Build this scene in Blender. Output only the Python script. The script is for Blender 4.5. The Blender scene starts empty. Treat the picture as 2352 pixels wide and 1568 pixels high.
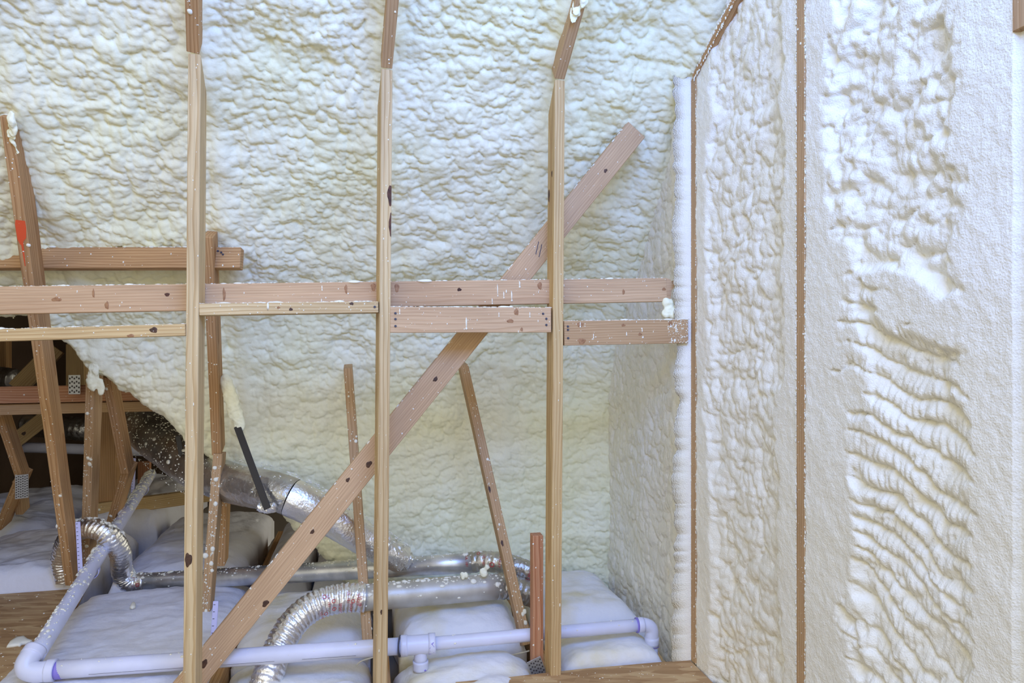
import bpy, bmesh, math, random
import numpy as np
from mathutils import Vector, Matrix

# ------------------------------------------------------------------ camera, world, lights, exposure
S = bpy.context.scene
COL = S.collection
CAMZ = 1.35
FPX = 1568.0
cd = bpy.data.cameras.new('camera'); cam = bpy.data.objects.new('camera', cd); COL.objects.link(cam)
cam.location = (0, 0, CAMZ); cam.rotation_euler = (math.pi / 2, 0, 0)
cd.sensor_width = 36.0; cd.lens = 24.0; cd.clip_start = 0.05
S.camera = cam
S.view_settings.view_transform = 'Standard'; S.view_settings.look = 'None'
S.view_settings.exposure = 0.08; S.view_settings.gamma = 1.0
S.view_settings.use_curve_mapping = False

w = bpy.data.worlds.new('daylight'); S.world = w; w.use_nodes = True
bg = w.node_tree.nodes['Background']
bg.inputs['Color'].default_value = (1.0, 0.96, 0.81, 1); bg.inputs['Strength'].default_value = 1.22

def area(name, loc, target, sx, sy, power, col):
    l = bpy.data.lights.new(name, 'AREA'); l.shape = 'RECTANGLE'; l.size = sx; l.size_y = sy
    l.energy = power; l.color = col
    o = bpy.data.objects.new(name, l); COL.objects.link(o); o.location = loc
    d = Vector(target) - Vector(loc)
    o.rotation_euler = d.to_track_quat('-Z', 'Y').to_euler()
    return o
area('cool_key_light', (0.35, 0.10, 2.85), (-0.6, 2.4, 2.15), 1.8, 0.9, 88, (0.11, 0.31, 1.0))  # added blue key light above the frame, aimed at the upper foam

random.seed(7)
RNG = np.random.default_rng(11)

# ------------------------------------------------------------------ frames
def P(px, py, Z):
    return Vector(((px - 1176.0) / FPX * Z, Z, CAMZ + (784.0 - py) / FPX * Z))
KT = Vector((0.978, 0.209, 0)).normalized()      # along the knee wall, to the right
KN = Vector((0.209, -0.978, 0)).normalized()     # out of the knee wall, to the camera
K0 = Vector((-1.024, 2.2, CAMZ))
UP = Vector((0, 0, 1))
GT = 1.739                                        # the gable wall meets the knee wall here
def K(t, s, z):
    return K0 + KT * t + KN * s + UP * z
def onfloor(px, py, z):                           # pixel ray met with the level z (relative to the eye)
    Z = z * FPX / (784.0 - py)
    return P(px, py, Z)

# ------------------------------------------------------------------ noise (numpy)
def _h(ix, iy, seed):
    x = (ix.astype(np.int64) * 374761393 + iy.astype(np.int64) * 668265263 + seed * 1442695041) & 0xFFFFFFFF
    x = ((x ^ (x >> 13)) * 1274126177) & 0xFFFFFFFF
    x = ((x ^ (x >> 16)) * 2246822519) & 0xFFFFFFFF
    return ((x ^ (x >> 15)) & 0xFFFFFF) / float(0xFFFFFF)
def vnoise(u, v, seed):
    iu = np.floor(u); iv = np.floor(v); fu = u - iu; fv = v - iv
    fu = fu * fu * (3 - 2 * fu); fv = fv * fv * (3 - 2 * fv)
    a = _h(iu, iv, seed); b = _h(iu + 1, iv, seed); c = _h(iu, iv + 1, seed); d = _h(iu + 1, iv + 1, seed)
    return (a * (1 - fu) + b * fu) * (1 - fv) + (c * (1 - fu) + d * fu) * fv * 1.0
def fbm(u, v, seed, n=3):
    r = 0; a = 0.5; s = 0
    for k in range(n):
        r = r + a * (vnoise(u, v, seed + k * 17) - 0.5) * 2; s += a; a *= 0.5; u = u * 2.03; v = v * 2.03
    return r / s
def domes(u, v, seed, r0=0.5, r1=0.95):
    iu = np.floor(u); iv = np.floor(v); best = np.zeros_like(u)
    for dx in (-1, 0, 1):
        for dy in (-1, 0, 1):
            cx = iu + dx; cy = iv + dy
            px = cx + 0.15 + 0.7 * _h(cx, cy, seed); py = cy + 0.15 + 0.7 * _h(cx, cy, seed + 5)
            r = r0 + (r1 - r0) * _h(cx, cy, seed + 9)
            d2 = (u - px) ** 2 + (v - py) ** 2
            best = np.maximum(best, r * r - d2)
    return np.sqrt(best)
def sstep(a, b, x):
    t = np.clip((x - a) / (b - a), 0, 1); return t * t * (3 - 2 * t)

# ------------------------------------------------------------------ materials
def newmat(name):
    m = bpy.data.materials.new(name); m.use_nodes = True
    nt = m.node_tree; b = nt.nodes['Principled BSDF']
    return m, nt, b
def N(nt, typ, **kw):
    n = nt.nodes.new(typ)
    for k, v in kw.items():
        if k in n.inputs.keys(): n.inputs[k].default_value = v
        else: setattr(n, k, v)
    return n
def L(nt, a, b): nt.links.new(a, b)
def ramp(nt, stops):
    r = nt.nodes.new('ShaderNodeValToRGB'); e = r.color_ramp.elements
    while len(e) < len(stops): e.new(0.5)
    for i, (p, c) in enumerate(stops):
        e[i].position = p; e[i].color = (c[0], c[1], c[2], 1)
    return r

def wood_mat(name, light, dark, ring=34.0, contrast=1.0, blotch=(0.0, (0, 0, 0))):
    m, nt, b = newmat(name)
    tc = N(nt, 'ShaderNodeTexCoord'); oi = N(nt, 'ShaderNodeObjectInfo')
    off = N(nt, 'ShaderNodeCombineXYZ')
    m1 = N(nt, 'ShaderNodeMath', operation='MULTIPLY'); m1.inputs[1].default_value = 7.3
    L(nt, oi.outputs['Random'], m1.inputs[0]); L(nt, m1.outputs[0], off.inputs[0])
    m2 = N(nt, 'ShaderNodeMath', operation='MULTIPLY_ADD'); m2.inputs[1].default_value = 0.09; m2.inputs[2].default_value = 0.03
    L(nt, oi.outputs['Random'], m2.inputs[0]); L(nt, m2.outputs[0], off.inputs[1])
    m3 = N(nt, 'ShaderNodeMath', operation='MULTIPLY_ADD'); m3.inputs[1].default_value = -0.05; m3.inputs[2].default_value = 0.06
    L(nt, oi.outputs['Random'], m3.inputs[0]); L(nt, m3.outputs[0], off.inputs[2])
    add = N(nt, 'ShaderNodeVectorMath', operation='ADD')
    L(nt, tc.outputs['Object'], add.inputs[0]); L(nt, off.outputs[0], add.inputs[1])
    mp = N(nt, 'ShaderNodeMapping'); mp.inputs['Scale'].default_value = (0.22, 1, 1)
    L(nt, add.outputs[0], mp.inputs['Vector'])
    no = N(nt, 'ShaderNodeTexNoise', Scale=9.0, Detail=2.0)
    L(nt, mp.outputs[0], no.inputs['Vector'])
    sc = N(nt, 'ShaderNodeVectorMath', operation='MULTIPLY_ADD')
    sc.inputs[1].default_value = (0.05, 0.028, 0.028)
    L(nt, no.outputs['Color'], sc.inputs[0]); L(nt, mp.outputs[0], sc.inputs[2])
    wv = N(nt, 'ShaderNodeTexWave', wave_type='RINGS', rings_direction='X', wave_profile='SAW', Scale=ring)
    wv.inputs['Distortion'].default_value = 0.6; wv.inputs['Detail'].default_value = 1.0; wv.inputs['Detail Scale'].default_value = 2.0
    L(nt, sc.outputs[0], wv.inputs['Vector'])
    fp = N(nt, 'ShaderNodeMapping'); fp.inputs['Scale'].default_value = (6, 260, 260)
    L(nt, add.outputs[0], fp.inputs['Vector'])
    fn = N(nt, 'ShaderNodeTexNoise', Scale=1.0, Detail=3.0)
    L(nt, fp.outputs[0], fn.inputs['Vector'])
    r = ramp(nt, [(0.0, light), (0.55, tuple(0.75 * l + 0.25 * d for l, d in zip(light, dark))), (0.92, dark), (1.0, light)])
    L(nt, wv.outputs['Fac'], r.inputs['Fac'])
    mx = N(nt, 'ShaderNodeMix', data_type='RGBA'); mx.inputs[0].default_value = min(1, contrast)
    mx.inputs[6].default_value = (*[0.7 * l + 0.3 * d for l, d in zip(light, dark)], 1)
    L(nt, r.outputs['Color'], mx.inputs[7])
    fr = ramp(nt, [(0.3, (0.82, 0.80, 0.78)), (0.7, (1.1, 1.1, 1.1))])
    L(nt, fn.outputs['Fac'], fr.inputs['Fac'])
    mu = N(nt, 'ShaderNodeMix', data_type='RGBA', blend_type='MULTIPLY'); mu.inputs[0].default_value = 0.8
    L(nt, mx.outputs[2], mu.inputs[6]); L(nt, fr.outputs['Color'], mu.inputs[7])
    # slow tint changes along the board
    bl = N(nt, 'ShaderNodeMapping'); bl.inputs['Scale'].default_value = (2.2, 7, 7)
    L(nt, add.outputs[0], bl.inputs['Vector'])
    bn = N(nt, 'ShaderNodeTexNoise', Scale=1.0, Detail=2.0); L(nt, bl.outputs[0], bn.inputs['Vector'])
    br = ramp(nt, [(0.35, (0.86, 0.80, 0.76)), (0.65, (1.08, 1.06, 1.04))]); L(nt, bn.outputs['Fac'], br.inputs['Fac'])
    m4 = N(nt, 'ShaderNodeMix', data_type='RGBA', blend_type='MULTIPLY'); m4.inputs[0].default_value = 0.8
    L(nt, mu.outputs[2], m4.inputs[6]); L(nt, br.outputs['Color'], m4.inputs[7])
    L(nt, m4.outputs[2], b.inputs['Base Color'])
    b.inputs['Roughness'].default_value = 0.68; b.inputs['Specular IOR Level'].default_value = 0.25
    bp = N(nt, 'ShaderNodeBump', Strength=0.25, Distance=0.001)
    L(nt, fn.outputs['Fac'], bp.inputs['Height']); L(nt, bp.outputs[0], b.inputs['Normal'])
    return m

def plain_mat(name, col, rough=0.5, metal=0.0, bump=None, spec=0.5, var=None):
    m, nt, b = newmat(name)
    b.inputs['Base Color'].default_value = (*col, 1); b.inputs['Roughness'].default_value = rough
    b.inputs['Metallic'].default_value = metal; b.inputs['Specular IOR Level'].default_value = spec
    tc = N(nt, 'ShaderNodeTexCoord')
    if bump:
        scale, strength, dist = bump
        no = N(nt, 'ShaderNodeTexNoise', Scale=scale, Detail=4.0)
        L(nt, tc.outputs['Object'], no.inputs['Vector'])
        bp = N(nt, 'ShaderNodeBump', Strength=strength, Distance=dist)
        L(nt, no.outputs['Fac'], bp.inputs['Height']); L(nt, bp.outputs[0], b.inputs['Normal'])
    if var:
        scale, c2, lo, hi = var
        n2 = N(nt, 'ShaderNodeTexNoise', Scale=scale, Detail=4.0); L(nt, tc.outputs['Object'], n2.inputs['Vector'])
        r = ramp(nt, [(lo, c2), (hi, col)]); L(nt, n2.outputs['Fac'], r.inputs['Fac'])
        L(nt, r.outputs['Color'], b.inputs['Base Color'])
    return m

M = {}
M['pale'] = wood_mat('pale_pine', (0.65, 0.51, 0.285), (0.48, 0.325, 0.145), 26)
M['yellow'] = wood_mat('yellow_pine', (0.63, 0.47, 0.235), (0.49, 0.315, 0.13), 30)
M['pink'] = wood_mat('pinkish_fir', (0.61, 0.43, 0.255), (0.49, 0.31, 0.16), 38, 0.7)
M['tan'] = wood_mat('tan_fir', (0.54, 0.37, 0.20), (0.40, 0.24, 0.11), 34, 0.8)
M['brown'] = wood_mat('brown_fir', (0.56, 0.35, 0.165), (0.38, 0.20, 0.08), 30)
M['red'] = wood_mat('red_fir', (0.52, 0.28, 0.15), (0.36, 0.14, 0.06), 26)
M['knot'] = plain_mat('knot_wood', (0.10, 0.045, 0.02), 0.6, bump=(200, 0.4, 0.002), var=(60, (0.045, 0.018, 0.01), 0.35, 0.65))
M['spike'] = plain_mat('spike_knot', (0.40, 0.21, 0.09), 0.65, var=(90, (0.27, 0.125, 0.05), 0.35, 0.65))
M['split'] = plain_mat('bark_edge', (0.13, 0.05, 0.025), 0.8, bump=(120, 0.6, 0.003), var=(50, (0.05, 0.02, 0.012), 0.35, 0.65))

def foam_mat(name, col, deep, grain=(170, 0.35, 0.003)):
    m, nt, b = newmat(name)
    tc = N(nt, 'ShaderNodeTexCoord')
    n1 = N(nt, 'ShaderNodeTexNoise', Scale=2.2, Detail=3.0); L(nt, tc.outputs['Object'], n1.inputs['Vector'])
    r = ramp(nt, [(0.35, deep), (0.65, col)]); L(nt, n1.outputs['Fac'], r.inputs['Fac'])
    L(nt, r.outputs['Color'], b.inputs['Base Color'])
    b.inputs['Roughness'].default_value = 0.5; b.inputs['Specular IOR Level'].default_value = 0.35
    n2 = N(nt, 'ShaderNodeTexNoise', Scale=grain[0], Detail=4.0); L(nt, tc.outputs['Object'], n2.inputs['Vector'])
    bp = N(nt, 'ShaderNodeBump', Strength=grain[1], Distance=grain[2])
    L(nt, n2.outputs['Fac'], bp.inputs['Height']); L(nt, bp.outputs[0], b.inputs['Normal'])
    return m
M['foam'] = foam_mat('spray_foam', (0.91, 0.89, 0.68), (0.90, 0.88, 0.59))
M['foam_wall'] = foam_mat('spray_foam_trimmed', (0.90, 0.87, 0.75), (0.89, 0.85, 0.70), (230, 0.6, 0.004))
M['crumb'] = plain_mat('foam_crumb', (0.86, 0.83, 0.68), 0.6)
M['pvc'] = plain_mat('white_pvc', (0.68, 0.69, 0.82), 0.32, var=(9, (0.64, 0.65, 0.75), 0.4, 0.6))
M['primer'] = plain_mat('purple_primer', (0.24, 0.19, 0.58), 0.4)
M['ink'] = plain_mat('dark_ink', (0.05, 0.05, 0.07), 0.6)
M['redink'] = plain_mat('red_print', (0.48, 0.035, 0.04), 0.4)
M['foil'] = plain_mat('aluminium_foil', (0.92, 0.92, 0.92), 0.34, 1.0, bump=(90, 0.5, 0.006))
M['foil_dirty'] = plain_mat('dusty_foil_jacket', (0.62, 0.61, 0.58), 0.33, 0.9, bump=(45, 0.5, 0.01), var=(6, (0.42, 0.40, 0.36), 0.4, 0.6))
M['zinc'] = plain_mat('galvanised_steel', (0.74, 0.74, 0.73), 0.36, 0.85, bump=(30, 0.05, 0.002), var=(14, (0.56, 0.57, 0.57), 0.4, 0.6))
M['zinc_dusty'] = plain_mat('dusty_galvanised_steel', (0.60, 0.58, 0.52), 0.48, 0.55, bump=(40, 0.08, 0.002), var=(12, (0.50, 0.47, 0.40), 0.4, 0.6))
M['plate'] = plain_mat('galvanised_plate', (0.45, 0.45, 0.44), 0.5, 0.8)
M['slot'] = plain_mat('plate_slot', (0.05, 0.04, 0.035), 0.8)
M['black'] = plain_mat('black_strap', (0.018, 0.014, 0.014), 0.45, bump=(60, 0.2, 0.002))
M['tape'] = plain_mat('lavender_strap', (0.58, 0.58, 0.86), 0.4)
M['paint'] = plain_mat('orange_paint', (0.72, 0.09, 0.025), 0.55)
M['cable'] = plain_mat('white_cable', (0.72, 0.70, 0.64), 0.5)

def batt_mat(name, col, stain):
    m, nt, b = newmat(name)
    tc = N(nt, 'ShaderNodeTexCoord')
    n1 = N(nt, 'ShaderNodeTexNoise', Scale=4.5, Detail=5.0); L(nt, tc.outputs['Object'], n1.inputs['Vector'])
    r = ramp(nt, [(0.30, stain), (0.42, tuple(0.6 * c + 0.4 * s for c, s in zip(col, stain))), (0.55, col)])
    L(nt, n1.outputs['Fac'], r.inputs['Fac']); L(nt, r.outputs['Color'], b.inputs['Base Color'])
    b.inputs['Roughness'].default_value = 0.95; b.inputs['Specular IOR Level'].default_value = 0.1
    n2 = N(nt, 'ShaderNodeTexNoise', Scale=45.0, Detail=6.0); L(nt, tc.outputs['Object'], n2.inputs['Vector'])
    bp = N(nt, 'ShaderNodeBump', Strength=0.35, Distance=0.01)
    L(nt, n2.outputs['Fac'], bp.inputs['Height']); L(nt, bp.outputs[0], b.inputs['Normal'])
    return m
M['batt'] = batt_mat('white_fibreglass', (0.76, 0.76, 0.80), (0.66, 0.63, 0.60))
M['batt_y'] = batt_mat('stained_fibreglass', (0.80, 0.79, 0.78), (0.70, 0.62, 0.36))

def osb_mat():
    m, nt, b = newmat('oriented_strand_board')
    tc = N(nt, 'ShaderNodeTexCoord')
    cols = []
    for i, rot in enumerate((0.2, 1.3)):
        mp = N(nt, 'ShaderNodeMapping'); mp.inputs['Rotation'].default_value = (0, 0, rot)
        mp.inputs['Scale'].default_value = (9, 42, 9)
        L(nt, tc.outputs['Object'], mp.inputs['Vector'])
        v = N(nt, 'ShaderNodeTexVoronoi', Scale=1.0); L(nt, mp.outputs[0], v.inputs['Vector'])
        cols.append(v)
    mx = N(nt, 'ShaderNodeMix', data_type='RGBA'); mx.inputs[0].default_value = 0.5
    L(nt, cols[0].outputs['Color'], mx.inputs[6]); L(nt, cols[1].outputs['Color'], mx.inputs[7])
    bw = N(nt, 'ShaderNodeRGBToBW'); L(nt, mx.outputs[2], bw.inputs[0])
    r = ramp(nt, [(0.25, (0.34, 0.19, 0.075)), (0.5, (0.46, 0.28, 0.12)), (0.75, (0.56, 0.38, 0.18))])
    L(nt, bw.outputs[0], r.inputs['Fac']); L(nt, r.outputs['Color'], b.inputs['Base Color'])
    b.inputs['Roughness'].default_value = 0.75
    bp = N(nt, 'ShaderNodeBump', Strength=0.3, Distance=0.003); L(nt, bw.outputs[0], bp.inputs['Height']); L(nt, bp.outputs[0], b.inputs['Normal'])
    return m
M['osb'] = osb_mat()
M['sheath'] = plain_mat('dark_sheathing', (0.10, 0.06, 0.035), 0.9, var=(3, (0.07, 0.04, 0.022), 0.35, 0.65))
M['subfloor'] = plain_mat('dusty_ceiling_board', (0.22, 0.18, 0.14), 0.9)

# ------------------------------------------------------------------ object helpers
def link(name, me, mat, parent=None, kind=None):
    o = bpy.data.objects.new(name, me); COL.objects.link(o)
    if mat is not None: me.materials.append(mat)
    if parent is not None: o.parent = parent
    if kind: o['kind'] = kind
    return o
def tag(o, label, cat, group=None):
    o['label'] = label; o['category'] = cat
    if group: o['group'] = group
    return o
def from_bm(name, bm, mat, parent=None, kind=None, smooth=False):
    me = bpy.data.meshes.new(name); bm.to_mesh(me); bm.free()
    if smooth:
        me.polygons.foreach_set('use_smooth', [True] * len(me.polygons))
    return link(name, me, mat, parent, kind)
def from_np(name, V, Q, mat, parent=None, kind=None, smooth=True):
    me = bpy.data.meshes.new(name)
    V = np.ascontiguousarray(V, dtype=np.float32); Q = np.ascontiguousarray(Q, dtype=np.int32)
    k = Q.shape[1]
    me.vertices.add(len(V)); me.vertices.foreach_set('co', V.ravel())
    me.loops.add(Q.size); me.loops.foreach_set('vertex_index', Q.ravel())
    me.polygons.add(len(Q)); me.polygons.foreach_set('loop_start', np.arange(0, Q.size, k, dtype=np.int32))
    me.polygons.foreach_set('use_smooth', np.full(len(Q), smooth, dtype=bool))
    me.update(calc_edges=True); me.validate()
    return link(name, me, mat, parent, kind)
def grid_quads(nu, nv):
    i = np.arange(nu * nv).reshape(nu, nv)
    return np.stack([i[:-1, :-1], i[1:, :-1], i[1:, 1:], i[:-1, 1:]], -1).reshape(-1, 4)

DIM = {}
def ext(A, B, f):
    """A pushed outward along the line from B by the share f of its length"""
    return A + (A - B) * f
def board(name, A, B, w_, d_, mat, label=None, cat=None, hint=None, group=None, cutA=0.0, cutB=0.0, parent=None, bev=0.0018, skewB=0.0):
    """A and B: middle of the face that looks at the viewer. Local x = length, y = width, z = out of that face (z=0 there)."""
    A = Vector(A); B = Vector(B); x = (B - A); Ln = x.length; x.normalize()
    h = Vector(hint) if hint is not None else KN
    z = (h - x * h.dot(x)).normalized(); y = z.cross(x).normalized()
    bm = bmesh.new(); bmesh.ops.create_cube(bm, size=1.0)
    for v in bm.verts:
        fx, fy, fz = v.co.x + 0.5, v.co.y, v.co.z + 0.5      # fz: 0 back, 1 front
        X = fx * Ln
        if fx < 0.5: X += cutA * (1 - fz)
        else: X += cutB * (1 - fz) + skewB * fy
        v.co = Vector((X, fy * w_, (fz - 1) * d_))
    if bev: bmesh.ops.bevel(bm, geom=list(bm.edges), offset=bev, segments=1, affect='EDGES')
    o = from_bm(name, bm, mat, parent)
    o.matrix_world = Matrix(((x.x, y.x, z.x, A.x), (x.y, y.y, z.y, A.y), (x.z, y.z, z.z, A.z), (0, 0, 0, 1)))
    if label: tag(o, label, cat, group)
    DIM[o.name] = (Ln, w_, d_)
    return o

# small foam blobs
def _ico(sub):
    bm = bmesh.new(); bmesh.ops.create_icosphere(bm, subdivisions=sub, radius=1.0)
    V = np.array([v.co[:] for v in bm.verts]); bm.verts.index_update()
    T = np.array([[v.index for v in f.verts] for f in bm.faces]); bm.free(); return V, T
ICO1 = _ico(1); ICO2 = _ico(2)
def blobs(name, items, mat, parent=None, kind='stuff', label=None):
    """items: (pos, normal, tangent, size, stretch, flat)"""
    VV = []; TT = []; n = 0
    for pos, nor, tan, size, stretch, flat in items:
        V, T = ICO2 if size > 0.006 else ICO1
        nor = np.array(nor, float); nor /= np.linalg.norm(nor)
        tan = np.array(tan, float); tan = tan - nor * tan.dot(nor); tan /= (np.linalg.norm(tan) + 1e-9)
        bt = np.cross(nor, tan)
        rr = 1 + 0.22 * (RNG.random(len(V)) - 0.5) if size > 0.006 else 1.0
        Lc = V * np.reshape(rr, (-1, 1)) if size > 0.006 else V
        W = np.array(pos, float) + (Lc[:, :1] * tan * stretch + Lc[:, 1:2] * bt + Lc[:, 2:3] * nor * flat) * size
        VV.append(W); TT.append(T + n); n += len(V)
    if not VV: return None
    return from_np(name, np.concatenate(VV), np.concatenate(TT), mat, parent, kind)
def speckle(o, n, faces='FLR', x0=0.0, x1=1.0, lo=0.0012, hi=0.0035, big=0.04, drip=0.15, edge=0):
    """specks of foam on a board: front, left (-y) / right (+y) faces, and a crust along the +y or -y front edge"""
    Ln, w_, d_ = DIM[o.name]; it = []
    for _ in range(n):
        f = random.choice(faces); x = (x0 + (x1 - x0) * random.random()) * Ln
        s = lo + (hi - lo) * random.random() ** 2.2
        if random.random() < big: s *= random.uniform(1.8, 3.0)
        st = random.uniform(2, 4.5) if random.random() < drip else random.uniform(0.9, 1.4)
        sh = 1.0 if st < 2 else 0.6
        if f == 'F': pos = (x, (random.random() - 0.5) * w_ * 0.96, 0); nor = (0, 0, 1)
        elif f == 'L': pos = (x, -w_ / 2, -random.random() * d_); nor = (0, -1, 0)
        else: pos = (x, w_ / 2, -random.random() * d_); nor = (0, 1, 0)
        g = o.matrix_world.to_3x3().inverted() @ Vector((0, 0, -1))
        it.append((pos, nor, g if abs(Vector(nor).dot(g)) < 0.9 else Vector((1, 0, 0)), s * sh, st, 0.55))
    for _ in range(edge):
        x = random.random() * Ln; s = random.uniform(0.0015, 0.005)
        if random.random() < 0.06: s *= 2.2
        it.append(((x, w_ / 2, -random.random() * d_ * 0.5), (0, 1, 0), (1, 0, 0), s, random.uniform(1, 2.6), 0.6))
    return blobs('foam_speckles', it, M['crumb'], o)
def knot(o, x, y, r, stretch=1.4, face='F', mat='knot'):
    """oval knot let into a board face, x in metres from A"""
    Ln, w_, d_ = DIM[o.name]
    bm = bmesh.new(); n = 18
    ring = []
    for k in range(n):
        a = 2 * math.pi * k / n; q = 1 + 0.12 * math.sin(3 * a + x * 9) + 0.08 * math.sin(5 * a)
        ring.append((math.cos(a) * r * stretch * q, math.sin(a) * r * q))
    def pt(a, b, h):
        if face == 'F': return (x + a, max(-w_ / 2 + .0005, min(w_ / 2 - .0005, y + b)), h)
        if face == 'L': return (x + a, -w_ / 2 - h, y + b)
        return (x + a, w_ / 2 + h, y + b)
    v1 = [bm.verts.new(pt(a, b, 0.0001)) for a, b in ring]; v2 = [bm.verts.new(pt(a * .75, b * .75, 0.0012)) for a, b in ring]
    v3 = [bm.verts.new(pt(a * .4, b * .4, 0.0005)) for a, b in ring]; c = bm.verts.new(pt(0, 0, 0.0008))
    for k in range(n):
        j = (k + 1) % n
        bm.faces.new((v1[k], v1[j], v2[j], v2[k])); bm.faces.new((v2[k], v2[j], v3[j], v3[k])); bm.faces.new((v3[k], v3[j], c))
    bmesh.ops.recalc_face_normals(bm, faces=bm.faces)
    return from_bm('knot', bm, M[mat], o, smooth=True)
def nails(o, pts):
    """dark nail heads driven into a board, local x,y"""
    for x, y in pts:
        bm = bmesh.new()
        bmesh.ops.create_cone(bm, cap_ends=True, segments=10, radius1=0.0045, radius2=0.0038, depth=0.004)
        bmesh.ops.translate(bm, verts=bm.verts, vec=(x, y, 0.001))
        from_bm('nail', bm, M['ink'], o)

# tubes
def catmull(pts, n):
    pts = [Vector(p) for p in pts]; Q = [pts[0] * 2 - pts[1]] + pts + [pts[-1] * 2 - pts[-2]]; out = []
    segs = len(pts) - 1
    for k in range(n + 1):
        f = k / n * segs; i = min(int(f), segs - 1); t = f - i
        p0, p1, p2, p3 = Q[i:i + 4]
        out.append(0.5 * ((2 * p1) + (p2 - p0) * t + (2 * p0 - 5 * p1 + 4 * p2 - p3) * t * t + (3 * p1 - p0 - 3 * p2 + p3) * t ** 3))
    return out
def frames(path):
    T = []
    for i in range(len(path)):
        a = path[max(0, i - 1)]; b = path[min(len(path) - 1, i + 1)]; T.append((b - a).normalized())
    n = T[0].orthogonal().normalized()
    n = (UP - T[0] * UP.dot(T[0])); n = n.normalized() if n.length > 0.05 else T[0].orthogonal().normalized()
    out = []
    for t in T:
        n = (n - t * n.dot(t)).normalized(); out.append((t, n, t.cross(n).normalized()))
    return out
def tube(name, path, rad, mat, parent=None, seg=28, cap=True, wob=None, kind=None):
    path = [Vector(p) for p in path]; fr = frames(path); m_ = len(path); V = np.zeros((m_, seg, 3))
    ang = np.linspace(0, 2 * np.pi, seg, endpoint=False)
    cum = [0.0]
    for i in range(1, m_): cum.append(cum[-1] + (path[i] - path[i - 1]).length)
    for i in range(m_):
        r = rad(cum[i], cum[-1]) if callable(rad) else rad
        rr = np.full(seg, r)
        if wob is not None: rr = rr + wob(cum[i], ang)
        t, n, b = fr[i]
        V[i] = np.array(path[i]) + (np.cos(ang) * rr)[:, None] * np.array(n) + (np.sin(ang) * rr)[:, None] * np.array(b)
    idx = np.arange(m_ * seg).reshape(m_, seg); nx = np.roll(idx, -1, axis=1)
    Q = np.stack([idx[:-1], nx[:-1], nx[1:], idx[1:]], -1).reshape(-1, 4)
    VV = V.reshape(-1, 3)
    if cap:
        VV = np.concatenate([VV, [np.array(path[0]), np.array(path[-1])]])
        c0, c1 = m_ * seg, m_ * seg + 1
        k = np.arange(seg)
        q0 = np.stack([np.full(seg, c0), nx[0], idx[0], idx[0]], -1)
        q1 = np.stack([np.full(seg, c1), idx[-1], nx[-1], nx[-1]], -1)
        T3 = np.concatenate([Q[:, [0, 1, 2]], Q[:, [0, 2, 3]], q0[:, :3], q1[:, :3]])
        return from_np(name, VV, T3, mat, parent, kind)
    return from_np(name, VV, Q, mat, parent, kind)
def lin(a, b, n=2):
    a = Vector(a); b = Vector(b); return [a.lerp(b, k / (n - 1)) for k in range(n)]
def empty(name, loc):
    o = bpy.data.objects.new(name, None); COL.objects.link(o); o.location = loc; o.empty_display_size = 0.05
    return o
def keep(o, parent):
    """parent a part that was built in world coordinates"""
    o.parent = parent; o.matrix_parent_inverse = Matrix.Translation(-Vector(parent.location)); return o

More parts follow.
